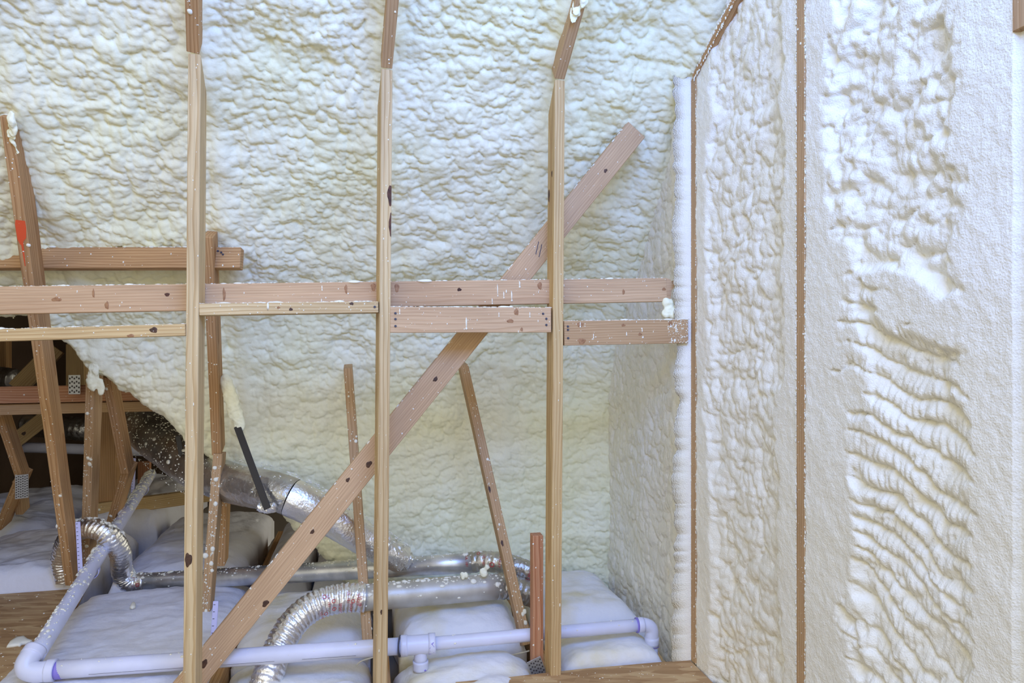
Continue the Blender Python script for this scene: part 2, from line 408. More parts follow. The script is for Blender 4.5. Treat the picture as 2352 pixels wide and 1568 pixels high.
# ------------------------------------------------------------------ the setting: roof foam
def roof_foam():
    st = 0.0045
    off = 0.075
    segs = [(0.50, 0.98 + 0.40 - 0.0), (0.0, 0.98), (-0.84, 0.98 - 1.15 * 0.84), (-0.93, -0.25), (-0.95, -1.33)]
    pts = []
    for (a, za), (b, zb) in zip(segs[:-1], segs[1:]):
        n = max(2, int(math.hypot(b - a, zb - za) / st)); f = np.arange(n) / n
        pts.append(np.stack([a + (b - a) * f, za + (zb - za) * f], 1))
    pr = np.concatenate(pts)
    for _ in range(3):                                                   # round the corners of the profile
        k = 22; pad = np.concatenate([np.repeat(pr[:1], k, 0), pr, np.repeat(pr[-1:], k, 0)])
        c = np.cumsum(np.concatenate([np.zeros((1, 2)), pad]), 0); pr = ((c[2 * k + 1:] - c[:-2 * k - 1]) / (2 * k + 1))
    tg = np.gradient(pr, axis=0); tg /= np.linalg.norm(tg, axis=1)[:, None]
    nm = np.stack([-tg[:, 1], tg[:, 0]], 1)
    pr = pr - nm * off
    bl = np.concatenate([[0], np.cumsum(np.linalg.norm(np.diff(pr, axis=0), axis=1))])
    tt = np.arange(-1.25, GT + 0.06, st)
    T, Bv = np.meshgrid(tt, bl, indexing='ij')
    Sg = np.broadcast_to(pr[:, 0], T.shape); Zg = np.broadcast_to(pr[:, 1], T.shape)
    wu = T + 0.020 * fbm(T * 7, Bv * 7, 3); wv = Bv + 0.020 * fbm(T * 7, Bv * 7, 31)
    patch = 0.5 + 0.5 * fbm(T * 3.1, Bv * 3.6, 77)
    patch2 = 0.5 + 0.5 * fbm(T * 5.1 + 9, Bv * 5.6, 78)
    low = sstep(0.15, -0.35, Zg)                                          # the upright part lower down is smoother
    h = 0.030 * fbm(T * 3.3, Bv * 4.2, 5) + 0.009 * fbm(T * 7, Bv * 13 + 1.5 * T, 15)
    d1 = domes(wu / 0.080, wv / 0.070, 101) * 0.012
    d2 = domes(wu / 0.036, wv / 0.034, 103, 0.45, 0.85) * (0.010 + 0.008 * patch)
    d3 = domes(wu / 0.0195, wv / 0.019, 107, 0.45, 0.85) * (0.003 + 0.007 * patch2)
    fine = (d1 + d2 + d3) * (1 - 0.12 * low)
    ridge = np.zeros_like(T)
    for tk in (-0.61, 0.0, 0.61, 1.22):
        ridge = np.maximum(ridge, np.exp(-((T - tk + 0.012 * fbm(Bv * 4, T * 0, 8)) / 0.040) ** 2))
    upper = sstep(-0.15, 0.1, Sg)
    h = h + fine * (1 - 0.55 * ridge) + ridge * (0.022 + 0.035 * upper)
    smooth_bit = sstep(0.62, 0.75, patch) * 0.4
    h = h - smooth_bit * d2 * 0.5
    # gable crease: foam swells into the corner
    h = h + 0.05 * sstep(GT - 0.16, GT, T)
    NX = np.broadcast_to(nm[:, 0], T.shape); NZ = np.broadcast_to(nm[:, 1], T.shape)
    DX = np.broadcast_to(tg[:, 0], T.shape); DZ = np.broadcast_to(tg[:, 1], T.shape)
    droop = 0.28 * (fine - fine.mean())
    def world(Tv, Sv, Zv):
        X = K0.x + KT.x * Tv + KN.x * Sv; Y = K0.y + KT.y * Tv + KN.y * Sv; return X, Y, Zv
    X0, Y0, Z0 = world(T, Sg, Zg)
    pxx = 1176 + FPX * X0 / Y0; pyy = 784 - FPX * Z0 / Y0
    # lower left edge of the sprayed area, where the side attic opens
    ex = np.array([-900, -300, 0, 60, 105, 150, 215, 300, 365, 420, 470, 530, 590, 640, 700, 760, 800, 850, 1400, 1800], float)
    ey = np.array([640, 700, 735, 742, 770, 800, 862, 915, 955, 1012, 1048, 1085, 1150, 1195, 1255, 1310, 1360, 1480, 1560, 1600], float)
    edge = np.interp(pxx, ex, ey) + 16 * fbm(pxx / 55, pyy / 90, 55) + 6 * fbm(pxx / 16, pyy / 30, 56)
    dist = (edge - pyy) * 0.8 * Y0 / FPX
    dn = np.clip(dist / 0.075, 0, 1)
    lip = 0.085 * (1 - np.sqrt(np.clip(1 - (1 - dn) ** 2, 0, 1)))
    h = h - lip
    Sv = Sg + NX * h + DX * droop; Zv = Zg + NZ * h + DZ * droop
    X, Y, Zw = world(T, Sv, Zv)
    V = np.stack([X, Y, Zw + CAMZ], -1).reshape(-1, 3)
    Q = grid_quads(*T.shape)
    ok = (dist > -0.006).ravel()
    Q = Q[ok[Q].all(1)]
    used = np.zeros(len(V), bool); used[Q.ravel()] = True
    re = np.cumsum(used) - 1
    o = from_np('ceiling', V[used], re[Q], M['foam'], kind='structure')
    return o
roof_foam()

# ------------------------------------------------------------------ the setting: gable wall foam on the right
STUDS = (0.012, 0.655, 1.318)
def gable_foam():
    ss = np.concatenate([np.arange(-1.06, 0.9, 0.0044), np.arange(0.9, 1.75, 0.0036)])
    zz = np.arange(-1.32, 1.42, 0.0046)
    Sg, Zg = np.meshgrid(ss, zz, indexing='ij')
    wu = Sg + 0.030 * fbm(Sg * 8, Zg * 8, 203); wv = Zg + 0.030 * fbm(Sg * 8, Zg * 8, 231)
    e = np.full_like(Sg, 9.0)
    for k in STUDS: e = np.minimum(e, np.abs(Sg - k) - 0.019)
    patch = 0.5 + 0.5 * fbm(Sg * 3, Zg * 3, 277)
    h = -0.046 + 0.016 * fbm(Sg * 3.5, Zg * 4.5, 205)
    up = sstep(0.05, 0.45, Zg)
    # sagging rows of ribs lower down, rounder lumps higher up
    ph = (wv + 0.30 * np.maximum(wu - 0.8, 0) ** 1.4 + 0.06 * Sg + 0.045 * fbm(Sg * 3.5, Zg * 3.5, 209)) / 0.054
    fr = ph - np.floor(ph)
    row = np.sqrt(np.clip(1 - (2 * fr - 1) ** 2, 0, 1)) * (0.7 + 0.6 * patch)
    rib = np.sqrt(np.clip(1 - (2 * ((wu + 0.006 * fbm(Sg * 30, Zg * 12, 12) + 0.013 * np.floor(ph) * 1.7) / 0.0185 % 1) - 1) ** 2, 0, 1))
    bay2 = sstep(0.66, 0.76, Sg)
    a_rows = bay2 * (1 - 0.75 * up)
    d1 = domes(wu / 0.080, wv / 0.070, 301) * 0.014
    d2 = domes(wu / 0.040, wv / 0.036, 303) * (0.011 + 0.007 * patch)
    d3 = domes(wu / 0.020, wv / 0.024, 307) * 0.006
    a_rows = a_rows * (0.55 + 0.45 * sstep(0.35, 0.6, patch))
    fine = a_rows * (row * 0.016 + rib * 0.007 * row + d3 * 0.6 + d2 * 0.25) + (1 - a_rows) * (d1 + d2 + d3)
    h = h + fine + bay2 * (0.016 * fbm(Sg * 13, Zg * 11, 225) + 0.35 * d2)
    # foam stands higher beside the studs and was shaved off flush with them
    rough = 0.055 * fbm(Sg * 5, Zg * 3.5, 219, 4) + 0.02 * fbm(Sg * 22, Zg * 18, 221)
    h = h + 0.10 * np.exp(-(np.maximum(e + rough, 0) / 0.075) ** 2) * (Sg > -0.02)
    rr = (Sg - 0.655 - 0.019)
    h = h + 0.085 * sstep(0.24, 0.0, rr + rough * 3.0 - 0.03) * (rr > -0.019)
    h = h + 0.085 * sstep(1.13, 1.42, Sg + rough * 3.2 + 0.05 * Zg)
    # the broad scraped patch
    q = ((Sg - 1.02 + 0.25 * (Zg - 0.10)) / 0.20) ** 2 + ((Zg - 0.105 + 0.30 * (Sg - 1.0)) / 0.075) ** 2 + 1.3 * fbm(Sg * 6, Zg * 8, 241, 4)
    h = h + 0.055 * sstep(1.5, 0.1, q)
    trim = 0.0015 * fbm(Sg * 60, Zg * 45, 251) + 0.0035 * fbm(Sg * 9 + 4 * Zg, Zg * 7, 253) - 0.001
    grain = 0.0016 * (domes(Sg / 0.010, Zg / 0.010, 261, 0.2, 0.7))
    cut = trim + grain
    soft = 0.0035
    h = np.where(Sg > -0.012, -soft * np.log(np.exp(-np.clip(h, -0.2, .2) / soft) + np.exp(-cut / soft)), h)
    # behind the knee wall: bead over the end stud, hollow beyond it
    beh = sstep(-0.012, -0.03, Sg)
    edgeb = -0.160 + 0.045 * fbm(Zg * 4.5, Sg * 0, 263) + 0.022 * fbm(Zg * 15, Sg * 6, 265)
    bead = sstep(edgeb - 0.035, edgeb + 0.02, Sg) * sstep(1.0, 0.82, Zg) * (1 - np.exp(-((Zg - 0.19) / 0.075) ** 2))
    hb = -0.035 + 0.02 * fbm(Sg * 4, Zg * 4, 267) + 0.75 * (d1 + d2 + d3)
    hs = 0.012 + 0.006 * fbm(Sg * 9, Zg * 3, 269) + 0.55 * d2 + 0.3 * d3 - 0.035 * sstep(-0.06, -0.02, Sg)
    h = h * (1 - beh) + beh * (hb * (1 - bead) + hs * bead)
    # ragged foot
    foot = np.where(Sg < -0.19, -1.34, -1.225) + 0.02 * fbm(Sg * 14, Zg * 0 + 3, 271)
    h = h - 0.10 * sstep(foot + 0.02, foot - 0.02, Zg) * (Sg < 0.05)
    gn = -KT
    dr = -0.35 * (fine - fine.mean()) * (e > 0.06) * (h < -0.004)
    # stop the foam at the stud faces
    bx = K0.x + KT.x * GT; by = K0.y + KT.y * GT
    X = bx + KN.x * Sg + gn.x * h; Y = by + KN.y * Sg + gn.y * h; Zw = Zg + dr
    for k in STUDS: pass
    inside = (e < -0.0015) & (Zg < 1.39) & ~((np.abs(Sg - STUDS[0]) < 0.02) & (Zg > 0.985))
    rag = np.abs(e) < 0.004 + 0.004 * fbm(Sg * 90, Zg * 50, 281)
    X = np.where(inside, X - gn.x * 0.012, X); Y = np.where(inside, Y - gn.y * 0.012, Y)
    V = np.stack([X, Y, Zw + CAMZ], -1).reshape(-1, 3)
    return from_np('wall_right', V, grid_quads(*Sg.shape)[:, ::-1], M['foam_wall'], kind='structure')
gable_foam()

# outer shell: sheathing added above and beyond, blocking light to the side attic
def slab(name, quad, mat, thick=0.03, kind='structure'):
    q = [Vector(p) for p in quad]; n = (q[1] - q[0]).cross(q[3] - q[0]).normalized()
    bm = bmesh.new(); a = [bm.verts.new(p) for p in q]; b = [bm.verts.new(p + n * thick) for p in q]
    bm.faces.new(a[::-1]); bm.faces.new(b)
    for k in range(4): bm.faces.new((a[k], a[(k + 1) % 4], b[(k + 1) % 4], b[k]))
    bmesh.ops.recalc_face_normals(bm, faces=bm.faces)
    return from_bm(name, bm, mat, kind=kind)
slab('light_block_1', [K(-3.5, 0.75, 2.05), K(GT + .25, 0.75, 2.05), K(GT + .25, -1.12, 0.32), K(-3.5, -1.12, 0.32)], M['sheath'])  # these three slabs are unseen, added to stop world light behind the foam
slab('light_block_2', [K(-0.30, -1.12, 0.34), K(GT + .25, -1.12, 0.34), K(GT + .25, -1.18, -1.35), K(0.75, -1.18, -1.35)], M['sheath'])
slab('light_block_3', [K(-3.5, -1.10, 0.33), K(GT + .25, -1.10, 0.33), K(GT + .25, -6, 0.60), K(-3.5, -6, 0.60)], M['sheath'])
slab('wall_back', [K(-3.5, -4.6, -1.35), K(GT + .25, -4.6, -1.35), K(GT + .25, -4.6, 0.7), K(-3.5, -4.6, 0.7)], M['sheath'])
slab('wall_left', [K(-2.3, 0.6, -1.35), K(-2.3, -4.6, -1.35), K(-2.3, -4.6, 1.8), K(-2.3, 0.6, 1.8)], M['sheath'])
slab('floor', [K(-3.5, 5.5, -1.35), K(GT + .3, 5.5, -1.35), K(GT + .3, -5, -1.35), K(-3.5, -5, -1.35)], M['subfloor'], thick=-0.02)

# ------------------------------------------------------------------ floor decks
def deck(name, pts, label):
    z = pts[0].z; c = sum(pts, Vector()) / len(pts)
    bm = bmesh.new(); a = [bm.verts.new(p - c) for p in pts]; b = [bm.verts.new(p - c - UP * 0.018) for p in pts]
    bm.faces.new(a); bm.faces.new(b[::-1])
    for k in range(len(pts)): bm.faces.new((a[k], a[(k + 1) % len(pts)], b[(k + 1) % len(pts)], b[k]))
    bmesh.ops.recalc_face_normals(bm, faces=bm.faces)
    o = from_bm(name, bm, M['osb']); o.location = c
    return tag(o, label, 'floor board')
dl = deck('floor_deck', [onfloor(x, y, -1.2) for x, y in ((-420, 1374), (0, 1364), (196, 1350), (86, 1568), (40, 1670), (-700, 1670))],
          'brown strand board deck on the left beneath the sloping white pipe')
dr_ = deck('floor_deck', [K(0.85, -0.03, -1.2), K(1.0, -0.025, -1.2), K(1.3, -0.03, -1.2), K(1.6, -0.02, -1.2), K(1.735, -0.01, -1.2), K(1.735, 0.55, -1.2), K(0.85, 0.55, -1.2)],
           'brown strand board deck in the right corner before the gable wall')

# ------------------------------------------------------------------ ceiling joists between the batts
PALE_JOIST = [(0.0, 'ceiling joist lying below the leftmost stud between two batts'),
              (0.61, 'ceiling joist showing in the gap behind the foot of the middle stud'),
              (1.22, 'ceiling joist showing behind the foot of the right stud')]
for t, lab in PALE_JOIST:
    j = board('ceiling_joist', K(t, 0.25, -1.235), K(t, -2.3 if t < .5 else -0.95, -1.235), 0.038, 0.11, M['brown'], lab, 'joist', hint=UP)

# ------------------------------------------------------------------ insulation batts
def batt(t0, t1, s0, s1, ztop, label, mat='batt', dome=0.05, wr=0.012, seed=1, tuck=0.05, roll=0.0, group=None, step=0.011):
    nt_ = max(12, int((t1 - t0) / step)); ns_ = max(12, int(abs(s1 - s0) / step))
    a = np.linspace(-1, 1, nt_); b = np.linspace(-1, 1, ns_)
    A, B_ = np.meshgrid(a, b, indexing='ij')
    T = (t0 + t1) / 2 + A * (t1 - t0) / 2; Sg = (s0 + s1) / 2 + B_ * (s0 - s1) / 2
    prof = (1 - np.abs(A) ** 4.5) ** 0.5 * np.clip((1 - np.abs(B_) ** (16 if abs(s1 - s0) > .8 else 8)), 0, 1) ** 0.5
    z = ztop - dome + dome * prof - tuck * (1 - prof)
    z = z + wr * fbm(T * 5, Sg * 5, seed) * prof + wr * 0.8 * np.abs(fbm(T * 3 + Sg * 2, Sg * 9, seed + 3)) * prof
    z = z + 0.004 * fbm(T * 28, Sg * 28, seed + 5)
    T = T + 0.02 * fbm(Sg * 6, A * 2, seed + 7) * (np.abs(A) > .8)
    c = K((t0 + t1) / 2, (s0 + s1) / 2, -1.34)
    Vw = np.stack([K0.x + KT.x * T + KN.x * Sg, K0.y + KT.y * T + KN.y * Sg, CAMZ + z], -1)
    top = Vw.reshape(-1, 3); bot = top.copy(); bot[:, 2] = CAMZ - 1.345
    n = nt_ * ns_; idx = np.arange(n).reshape(nt_, ns_)
    Q = [grid_quads(nt_, ns_)]
    for e in (idx[0, :], idx[-1, ::-1], idx[::-1, 0], idx[:, -1]):
        Q.append(np.stack([e[:-1], e[1:], e[1:] + n, e[:-1] + n], -1))
    Q = np.concatenate(Q)
    V = np.concatenate([top, bot]) - np.array(c)
    used = np.zeros(2 * n, bool); used[Q.ravel()] = True; re = np.cumsum(used) - 1
    o = from_np('insulation_batt', V[used], re[Q], M[mat]); o.location = c
    return tag(o, label, 'insulation', group)
batt(-0.74, -0.025, 0.22, -1.22, -1.17, 'broad white insulation batt framed by the white pipe on its left and front', seed=11, dome=0.03, tuck=0.02)
batt(0.03, 0.555, -0.46, -1.02, -1.165, 'white insulation batt behind the curved flexible hose and diagonal brace', 'batt_y', seed=21, dome=0.06)
batt(0.03, 0.555, 0.22, -0.45, -1.225, 'low white insulation batt under the flexible hose and the left pipe run', 'batt_y', seed=23, dome=0.04)
batt(0.66, 1.185, -0.33, -0.98, -1.12, 'yellow stained insulation batt behind the pipe tee', 'batt_y', seed=31, dome=0.09, wr=0.02)
batt(0.64, 1.165, 0.20, -0.29, -1.20, 'low white insulation batt in front of the hanging pipe stub', 'batt_y', seed=35, dome=0.07, wr=0.02)
batt(1.25, 1.70, -0.34, -0.97, -1.13, 'yellowish insulation batt behind the right end of the pipe against the foam', 'batt_y', seed=41, dome=0.08, wr=0.02)
batt(1.25, 1.66, -0.045, -0.31, -1.165, 'white insulation batt below the right end of the pipe at the deck edge', 'batt_y', seed=45, dome=0.07)
batt(0.33, 0.545, 0.20, -0.10, -1.165, 'crumpled end of white insulation left of the middle stud foot', 'batt', seed=47, dome=0.12)
batt(-1.60, -0.80, -1.32, -2.15, -1.10, 'white insulation batt on the far left beyond the brown deck', seed=51, dome=0.07, wr=0.03)
batt(-0.70, -0.08, -1.32, -2.55, -1.13, 'pale insulation batt behind the arched flexible duct', seed=61, dome=0.05, wr=0.02)
batt(0.03, 0.27, -1.12, -2.10, -1.10, 'left of two rounded insulation rolls under the big foil duct', seed=71, dome=0.13, tuck=0.1)
batt(0.28, 0.55, -1.05, -1.90, -1.10, 'right of two rounded insulation rolls under the big foil duct', seed=81, dome=0.13, tuck=0.1)
batt(-2.1, -1.3, -2.25, -3.4, -1.08, 'shaded insulation batt deep in the attic at far left', seed=91, dome=0.08, wr=0.04)
batt(-1.25, -0.72, -2.25, -3.6, -1.06, 'shaded insulation batt deep in the attic behind the leaning webs', seed=95, dome=0.08, wr=0.04)

# ------------------------------------------------------------------ knee wall studs
slope_n = (KN * 0.62 - UP * 0.78)
def stud(px_top, py_top, px_bot, Z, mat, label, hint=None):
    A = P(px_bot, 1568, Z); B = P(px_top, py_top, Z)
    d = (A - B).normalized(); A = B + d * ((B.z - 0.0) / -d.z) if d.z < 0 else A
    return board('wall_stud', A, B, 0.038, 0.089, mat, label, 'stud', cutB=-0.10, hint=hint)
s1 = stud(446.5, 123, 435, 2.20, M['pale'], 'pale upright stud standing leftmost, dark knot near its foot')
s2 = stud(889, 158, 877, 2.33, M['pale'], 'pale upright stud in the middle with a bark streak by its right edge', hint=KN + KT * 0.12)
s3 = stud(1286, 183, 1277, 2.455, M['yellow'], 'thick yellow upright stud on the right crossed by the diagonal brace')
for o, n in ((s1, 60), (s2, 55), (s3, 70)): speckle(o, n, 'FFR' if o is not s3 else 'FFL', 0.05, 0.99, drip=0.4, lo=0.001, hi=0.003)
Ls1 = DIM[s1.name][0]
knot(s1, Ls1 - (1285 - 123) / FPX * 2.2, 0.006, 0.011, 2.0)
Ls2 = DIM[s2.name][0]
knot(s2, Ls2 - (447 - 158) / FPX * 2.33, -0.015, 0.010, 3.6, mat='split'); knot(s2, Ls2 - (515 - 158) / FPX * 2.33, -0.017, 0.006, 7, mat='split')
knot(s2, Ls2 - (1405 - 158) / FPX * 2.33, 0.004, 0.003, 3)
Ls3 = DIM[s3.name][0]
knot(s3, Ls3 - (440 - 183) / FPX * 2.455, -0.07, 0.011, 2.2, face='R'); knot(s3, Ls3 - (395 - 183) / FPX * 2.455, -0.03, 0.006, 2, face='R')

# red cripple beside the right stud
cr = board('cripple_stud', P(1236, 1528, 2.53), P(1236, 1230, 2.53), 0.040, 0.045, M['red'], 'short reddish cripple stud nailed to the left of the right stud', 'stud')
speckle(cr, 14, 'F', big=0.3)

# rafters rising from the stud tops
def rafter(px0, py0, px1, Z0, Z1, mat, label, ext=0.08):
    A = P(px0, py0, Z0); B = P(px1, -60, Z1); u = (B - A).normalized(); A0 = A
    A = A + KN * 0.0
    return board('rafter', A, B, 0.038, 0.14, mat, label, 'rafter', hint=slope_n)
r1 = rafter(443, 122, 439, 2.20, 2.01, M['brown'], 'brown rafter rising from the top of the leftmost stud')
r2 = rafter(888, 157, 908, 2.33, 2.09, M['tan'], 'striped rafter leaning right above the middle stud')
r3 = rafter(1285, 182, 1352, 2.455, 2.174, M['tan'], 'rafter leaning right above the thick yellow stud, half covered in foam')
for o in (r1, r2, r3): speckle(o, 25, 'FLR', drip=0.3)
# foam smear that hides the upper end of the right rafter
def lumps(name, centers, mat, parent, label=None, kind=None, seed=0):
    """a lumpy body of foam: overlapping blobs in one mesh (world coordinates)"""
    it = [(c, (0, -1, 0), (0, 0, 1), r, st, fl) for c, r, st, fl in centers]
    o = blobs(name, it, mat, None, kind)
    m1 = o.modifiers.new('merge', 'REMESH'); m1.mode = 'VOXEL'; m1.voxel_size = 0.0035; m1.use_smooth_shade = True
    m2 = o.modifiers.new('soften', 'SMOOTH'); m2.factor = 0.6; m2.iterations = 4
    tx = bpy.data.textures.get('foam_lumps') or bpy.data.textures.new('foam_lumps', 'CLOUDS'); tx.noise_scale = 0.02
    m3 = o.modifiers.new('lumps', 'DISPLACE'); m3.texture = tx; m3.strength = 0.010; m3.texture_coords = 'GLOBAL'
    if parent is not None:
        o.parent = parent; o.matrix_parent_inverse = parent.matrix_world.inverted()
    return o
bpy.context.view_layer.update()
lumps('foam_smear', [(P(1329 + random.uniform(-12, 10) + k * 3.4, 34 - k * 9, 2.275 - k * 0.008), random.uniform(0.012, 0.018), 1.8, 0.30) for k in range(14)], M['foam'], r3)

# ------------------------------------------------------------------ horizontal boards
bm_ = board('knee_wall_rail', ext(P(-160, 692, 2.155), P(1532, 665, 2.585), 0.28), P(1532, 665, 2.585), 0.089, 0.038, M['pink'],
            'long pinkish rail running level behind all the studs, splintered right end', 'rail')
speckle(bm_, 120, 'F', drip=0.35, edge=330, lo=0.001, hi=0.003)
lr = DIM[bm_.name][0]
for f, y in ((0.16, 0.005), (0.29, 0.02), (0.44, 0.01), (0.62, -0.005), (0.75, 0.012), (0.93, 0.0)):
    knot(bm_, f * lr, y, 0.006, 1.3, mat='knot' if f in (.16,) else 'split') if f in (0.44, 0.75) else None
# splintered end of the rail
def splinter():
    bm = bmesh.new()
    pl = [(x_ * .55, y_) for x_, y_ in [(0, .0435), (.030, .040), (.048, .020), (.060, .030), (.068, .036), (.060, .012), (.038, -.004), (.030, -.030), (.026, -.0435), (0, -.0435)]]
    a = [bm.verts.new((lr + x - .002, y, -0.001)) for x, y in pl]; b = [bm.verts.new((lr + x - .002, y, -0.036)) for x, y in pl]
    bm.faces.new(a); bm.faces.new(b[::-1])
    for k in range(len(pl)): bm.faces.new((a[k], b[k], b[(k + 1) % len(pl)], a[(k + 1) % len(pl)]))
    bmesh.ops.triangulate(bm, faces=bm.faces[:2]); bmesh.ops.recalc_face_normals(bm, faces=bm.faces)
    return from_bm('splintered_end', bm, M['pink'], bm_)
splinter()

b1 = board('blocking', ext(P(-160, 774, 2.075), P(425, 757, 2.19), 0.8), P(425, 757, 2.19), 0.038, 0.089, M['yellow'], 'narrow yellow blocking left of the leftmost stud, one round knot', 'blocking')
b2 = board('blocking', P(457, 710.5, 2.205), P(869, 704.5, 2.315), 0.038, 0.089, M['pale'], 'narrow pale blocking between the leftmost and middle studs', 'blocking')
b3 = board('blocking', P(896, 734, 2.335), P(1266, 734.5, 2.448), 0.089, 0.038, M['pink'], 'wide pinkish blocking nailed between the middle and right studs', 'blocking')
b4 = board('blocking', P(1296, 765, 2.462), P(1581, 760.5, 2.553), 0.089, 0.038, M['tan'], 'wide orange brown blocking between the right stud and the gable wall', 'blocking')
for o, e in ((b1, 150), (b2, 130), (b3, 130), (b4, 110)): speckle(o, 40, 'F', drip=0.25, edge=e, lo=0.001, hi=0.003)
speckle(b4, 150, 'F', 0.83, 1.0, lo=0.001, hi=0.003)
knot(b1, DIM[b1.name][0] - 0.094, 0.002, 0.009, 1.3); knot(b2, DIM[b2.name][0] * 0.50, -0.004, 0.005, 1.2); knot(b2, DIM[b2.name][0] * 0.845, 0.012, 0.005, 1.4)
nails(b3, [(.018, .022), (.018, .002), (.018, -.022), (DIM[b3.name][0] - .03, .022), (DIM[b3.name][0] - .018, .004), (DIM[b3.name][0] - .018, -.018)])
nails(b4, [(.014, .024), (.014, .012), (.014, -.018)]); nails(b2, [(DIM[b2.name][0] - .012, .0)])

hb = P(260, 592, 2.66)
ub = board('tie_beam', ext(P(-160, 591, 2.64), P(552, 591, 2.70), 0.5), P(552, 591, 2.70), 0.085, 0.038, M['brown'], 'short brown beam under the foam at left, square cut right end', 'beam', hint=KN + UP * 0.18)
speckle(ub, 60, 'F', edge=420, drip=0.05, lo=0.001, hi=0.004)
Lu = DIM[ub.name][0]; nails(ub, [(Lu - .075, .02), (Lu - .088, .026), (Lu - .068, .012)])

bpy.context.view_layer.update()
def at_px(o, px):
    lo_, hi_ = 0.0, DIM[o.name][0]
    for _ in range(40):
        m_ = (lo_ + hi_) / 2; q = o.matrix_world @ Vector((m_, 0, 0))
        if 1176 + FPX * q.x / q.y < px: lo_ = m_
        else: hi_ = m_
    return lo_
for o, px, y, r, st in ((bm_, 515, 0.008, 0.022, 0.22), (bm_, 795, 0.020, 0.016, 0.30), (bm_, 858, 0.026, 0.014, 0.6), (bm_, 912, 0.022, 0.016, 0.5), (bm_, 130, 0.000, 0.007, 2.2), (bm_, 215, 0.018, 0.015, 0.25), (bm_, 245, -0.022, 0.013, 0.5),
                        (bm_, 1240, 0.022, 0.014, 0.6), (bm_, 1432, -0.006, 0.010, 0.5), (bm_, 1525, 0.002, 0.006, 1.3), (b3, 1186, 0.028, 0.012, 0.7), (b3, 1172, -0.004, 0.007, 1.8), (b3, 1198, -0.034, 0.007, 0.7),
                        (b4, 1333, 0.030, 0.009, 1.4), (b4, 1336, -0.030, 0.011, 1.3), (b4, 1540, 0.030, 0.009, 0.8), (b4, 1432, 0.026, 0.005, 1.6), (b4, 1470, -0.008, 0.006, 1.2), (b2, 640, 0.002, 0.004, 1.3), (b1, 300, -0.014, 0.005, 2.2)):
    knot(o, at_px(o, px), y, r, st, mat='spike')
# long foam runs on the rail and the blocking
def runs(o, items):
    it = []
    for px, y, ln, wd in items:
        it.append(((at_px(o, px), y, 0.0), (0, 0, 1), (0, 1, 0), wd, ln / wd, 0.7)); it.append(((at_px(o, px), y - ln * 0.95, 0.0), (0, 0, 1), (0, 1, 0), wd * 1.35, 1.3, 0.8))
    blobs('foam_runs', it, M['crumb'], o)
runs(bm_, [(1143, .010, .024, .0020), (1157, -.008, .013, .0022), (1175, -.012, .020, .0028), (1130, -.030, .011, .002), (1194, .030, .012, .003), (740, .026, .009, .002), (738, -.020, .010, .002)])
runs(b3, [(1071, -.010, .022, .0032), (918, .03, .010, .002), (1146, .02, .008, .0018), (1217, .02, .010, .002)])
runs(b4, [(1333, .032, .010, .0025), (1363, -.010, .008, .002), (1553, .02, .010, .003), (1475, .01, .007, .002)])

# ------------------------------------------------------------------ diagonal brace
db = board('diagonal_brace', P(405, 1608, 2.325), P(1463, 297, 2.665), 0.089, 0.038, M['pink'], 'long diagonal brace climbing from lower left to upper right behind the studs', 'brace')
Ld = DIM[db.name][0]
speckle(db, 130, 'F', drip=0.15, edge=60)
for yy, y, r in ((1527, 0.006, 0.011), (1375, -0.030, 0.009), (1222, 0.000, 0.006), (1110, 0.018, 0.006), (1065, -0.006, 0.009), (872, 0.000, 0.007), (390, -0.006, 0.006)):
    f = (1608 - yy) / (1608 - 297); fz = f * 2.335 / (2.665 + f * (2.335 - 2.665)); knot(db, fz * Ld, y, r, 1.5)
# two pencilled strokes near the right stud
for yo in (0.012, -0.004):
    bm = bmesh.new(); bmesh.ops.create_cube(bm, size=1.0)
    for v in bm.verts: v.co = Vector((Ld * 0.765 + v.co.x * 0.045 + v.co.y * 0.0, yo + v.co.x * 0.022 + v.co.y * 0.003, v.co.z * 0.0008))
    from_bm('pencil_mark', bm, M['ink'], db)

# ------------------------------------------------------------------ gable wall studs
GN = -KT
def gstud(sc, z0, z1, mat, label):
    return board('gable_stud', K(GT, sc, z0) + GN * 0.0015, K(GT, sc, z1) + GN * 0.0015, 0.038, 0.089, mat, label, 'stud', hint=GN)
g1 = gstud(STUDS[0], -1.2, 0.985, M['tan'], 'narrow brown stud edge at the corner where the gable wall begins')
g2 = gstud(STUDS[1], -1.32, 1.41, M['tan'], 'brown stud edge running full height in the trimmed foam of the gable wall')
g3 = gstud(STUDS[2], 0.585, 1.41, M['tan'], 'stub of stud edge bared at the upper right corner')
for o, n in ((g1, 150), (g2, 240), (g3, 60)): speckle(o, n, 'F', lo=0.0005, hi=0.0017, drip=0.05, big=0.03)
# ragged foam along both edges of the bared studs
for o, n in ((g1, 420), (g2, 700)):
    Ln, w_, d_ = DIM[o.name]
    it = [((random.random() * Ln, sg * w_ / 2 + random.uniform(-.001, .003) * sg, 0.0), (0, 0, 1), (1, 0, 0), random.uniform(0.001, 0.0028), random.uniform(1, 3), 0.5)
          for sg in random.choices((-1, 1), k=n)]
    blobs('foam_crust', it, M['crumb'], o)
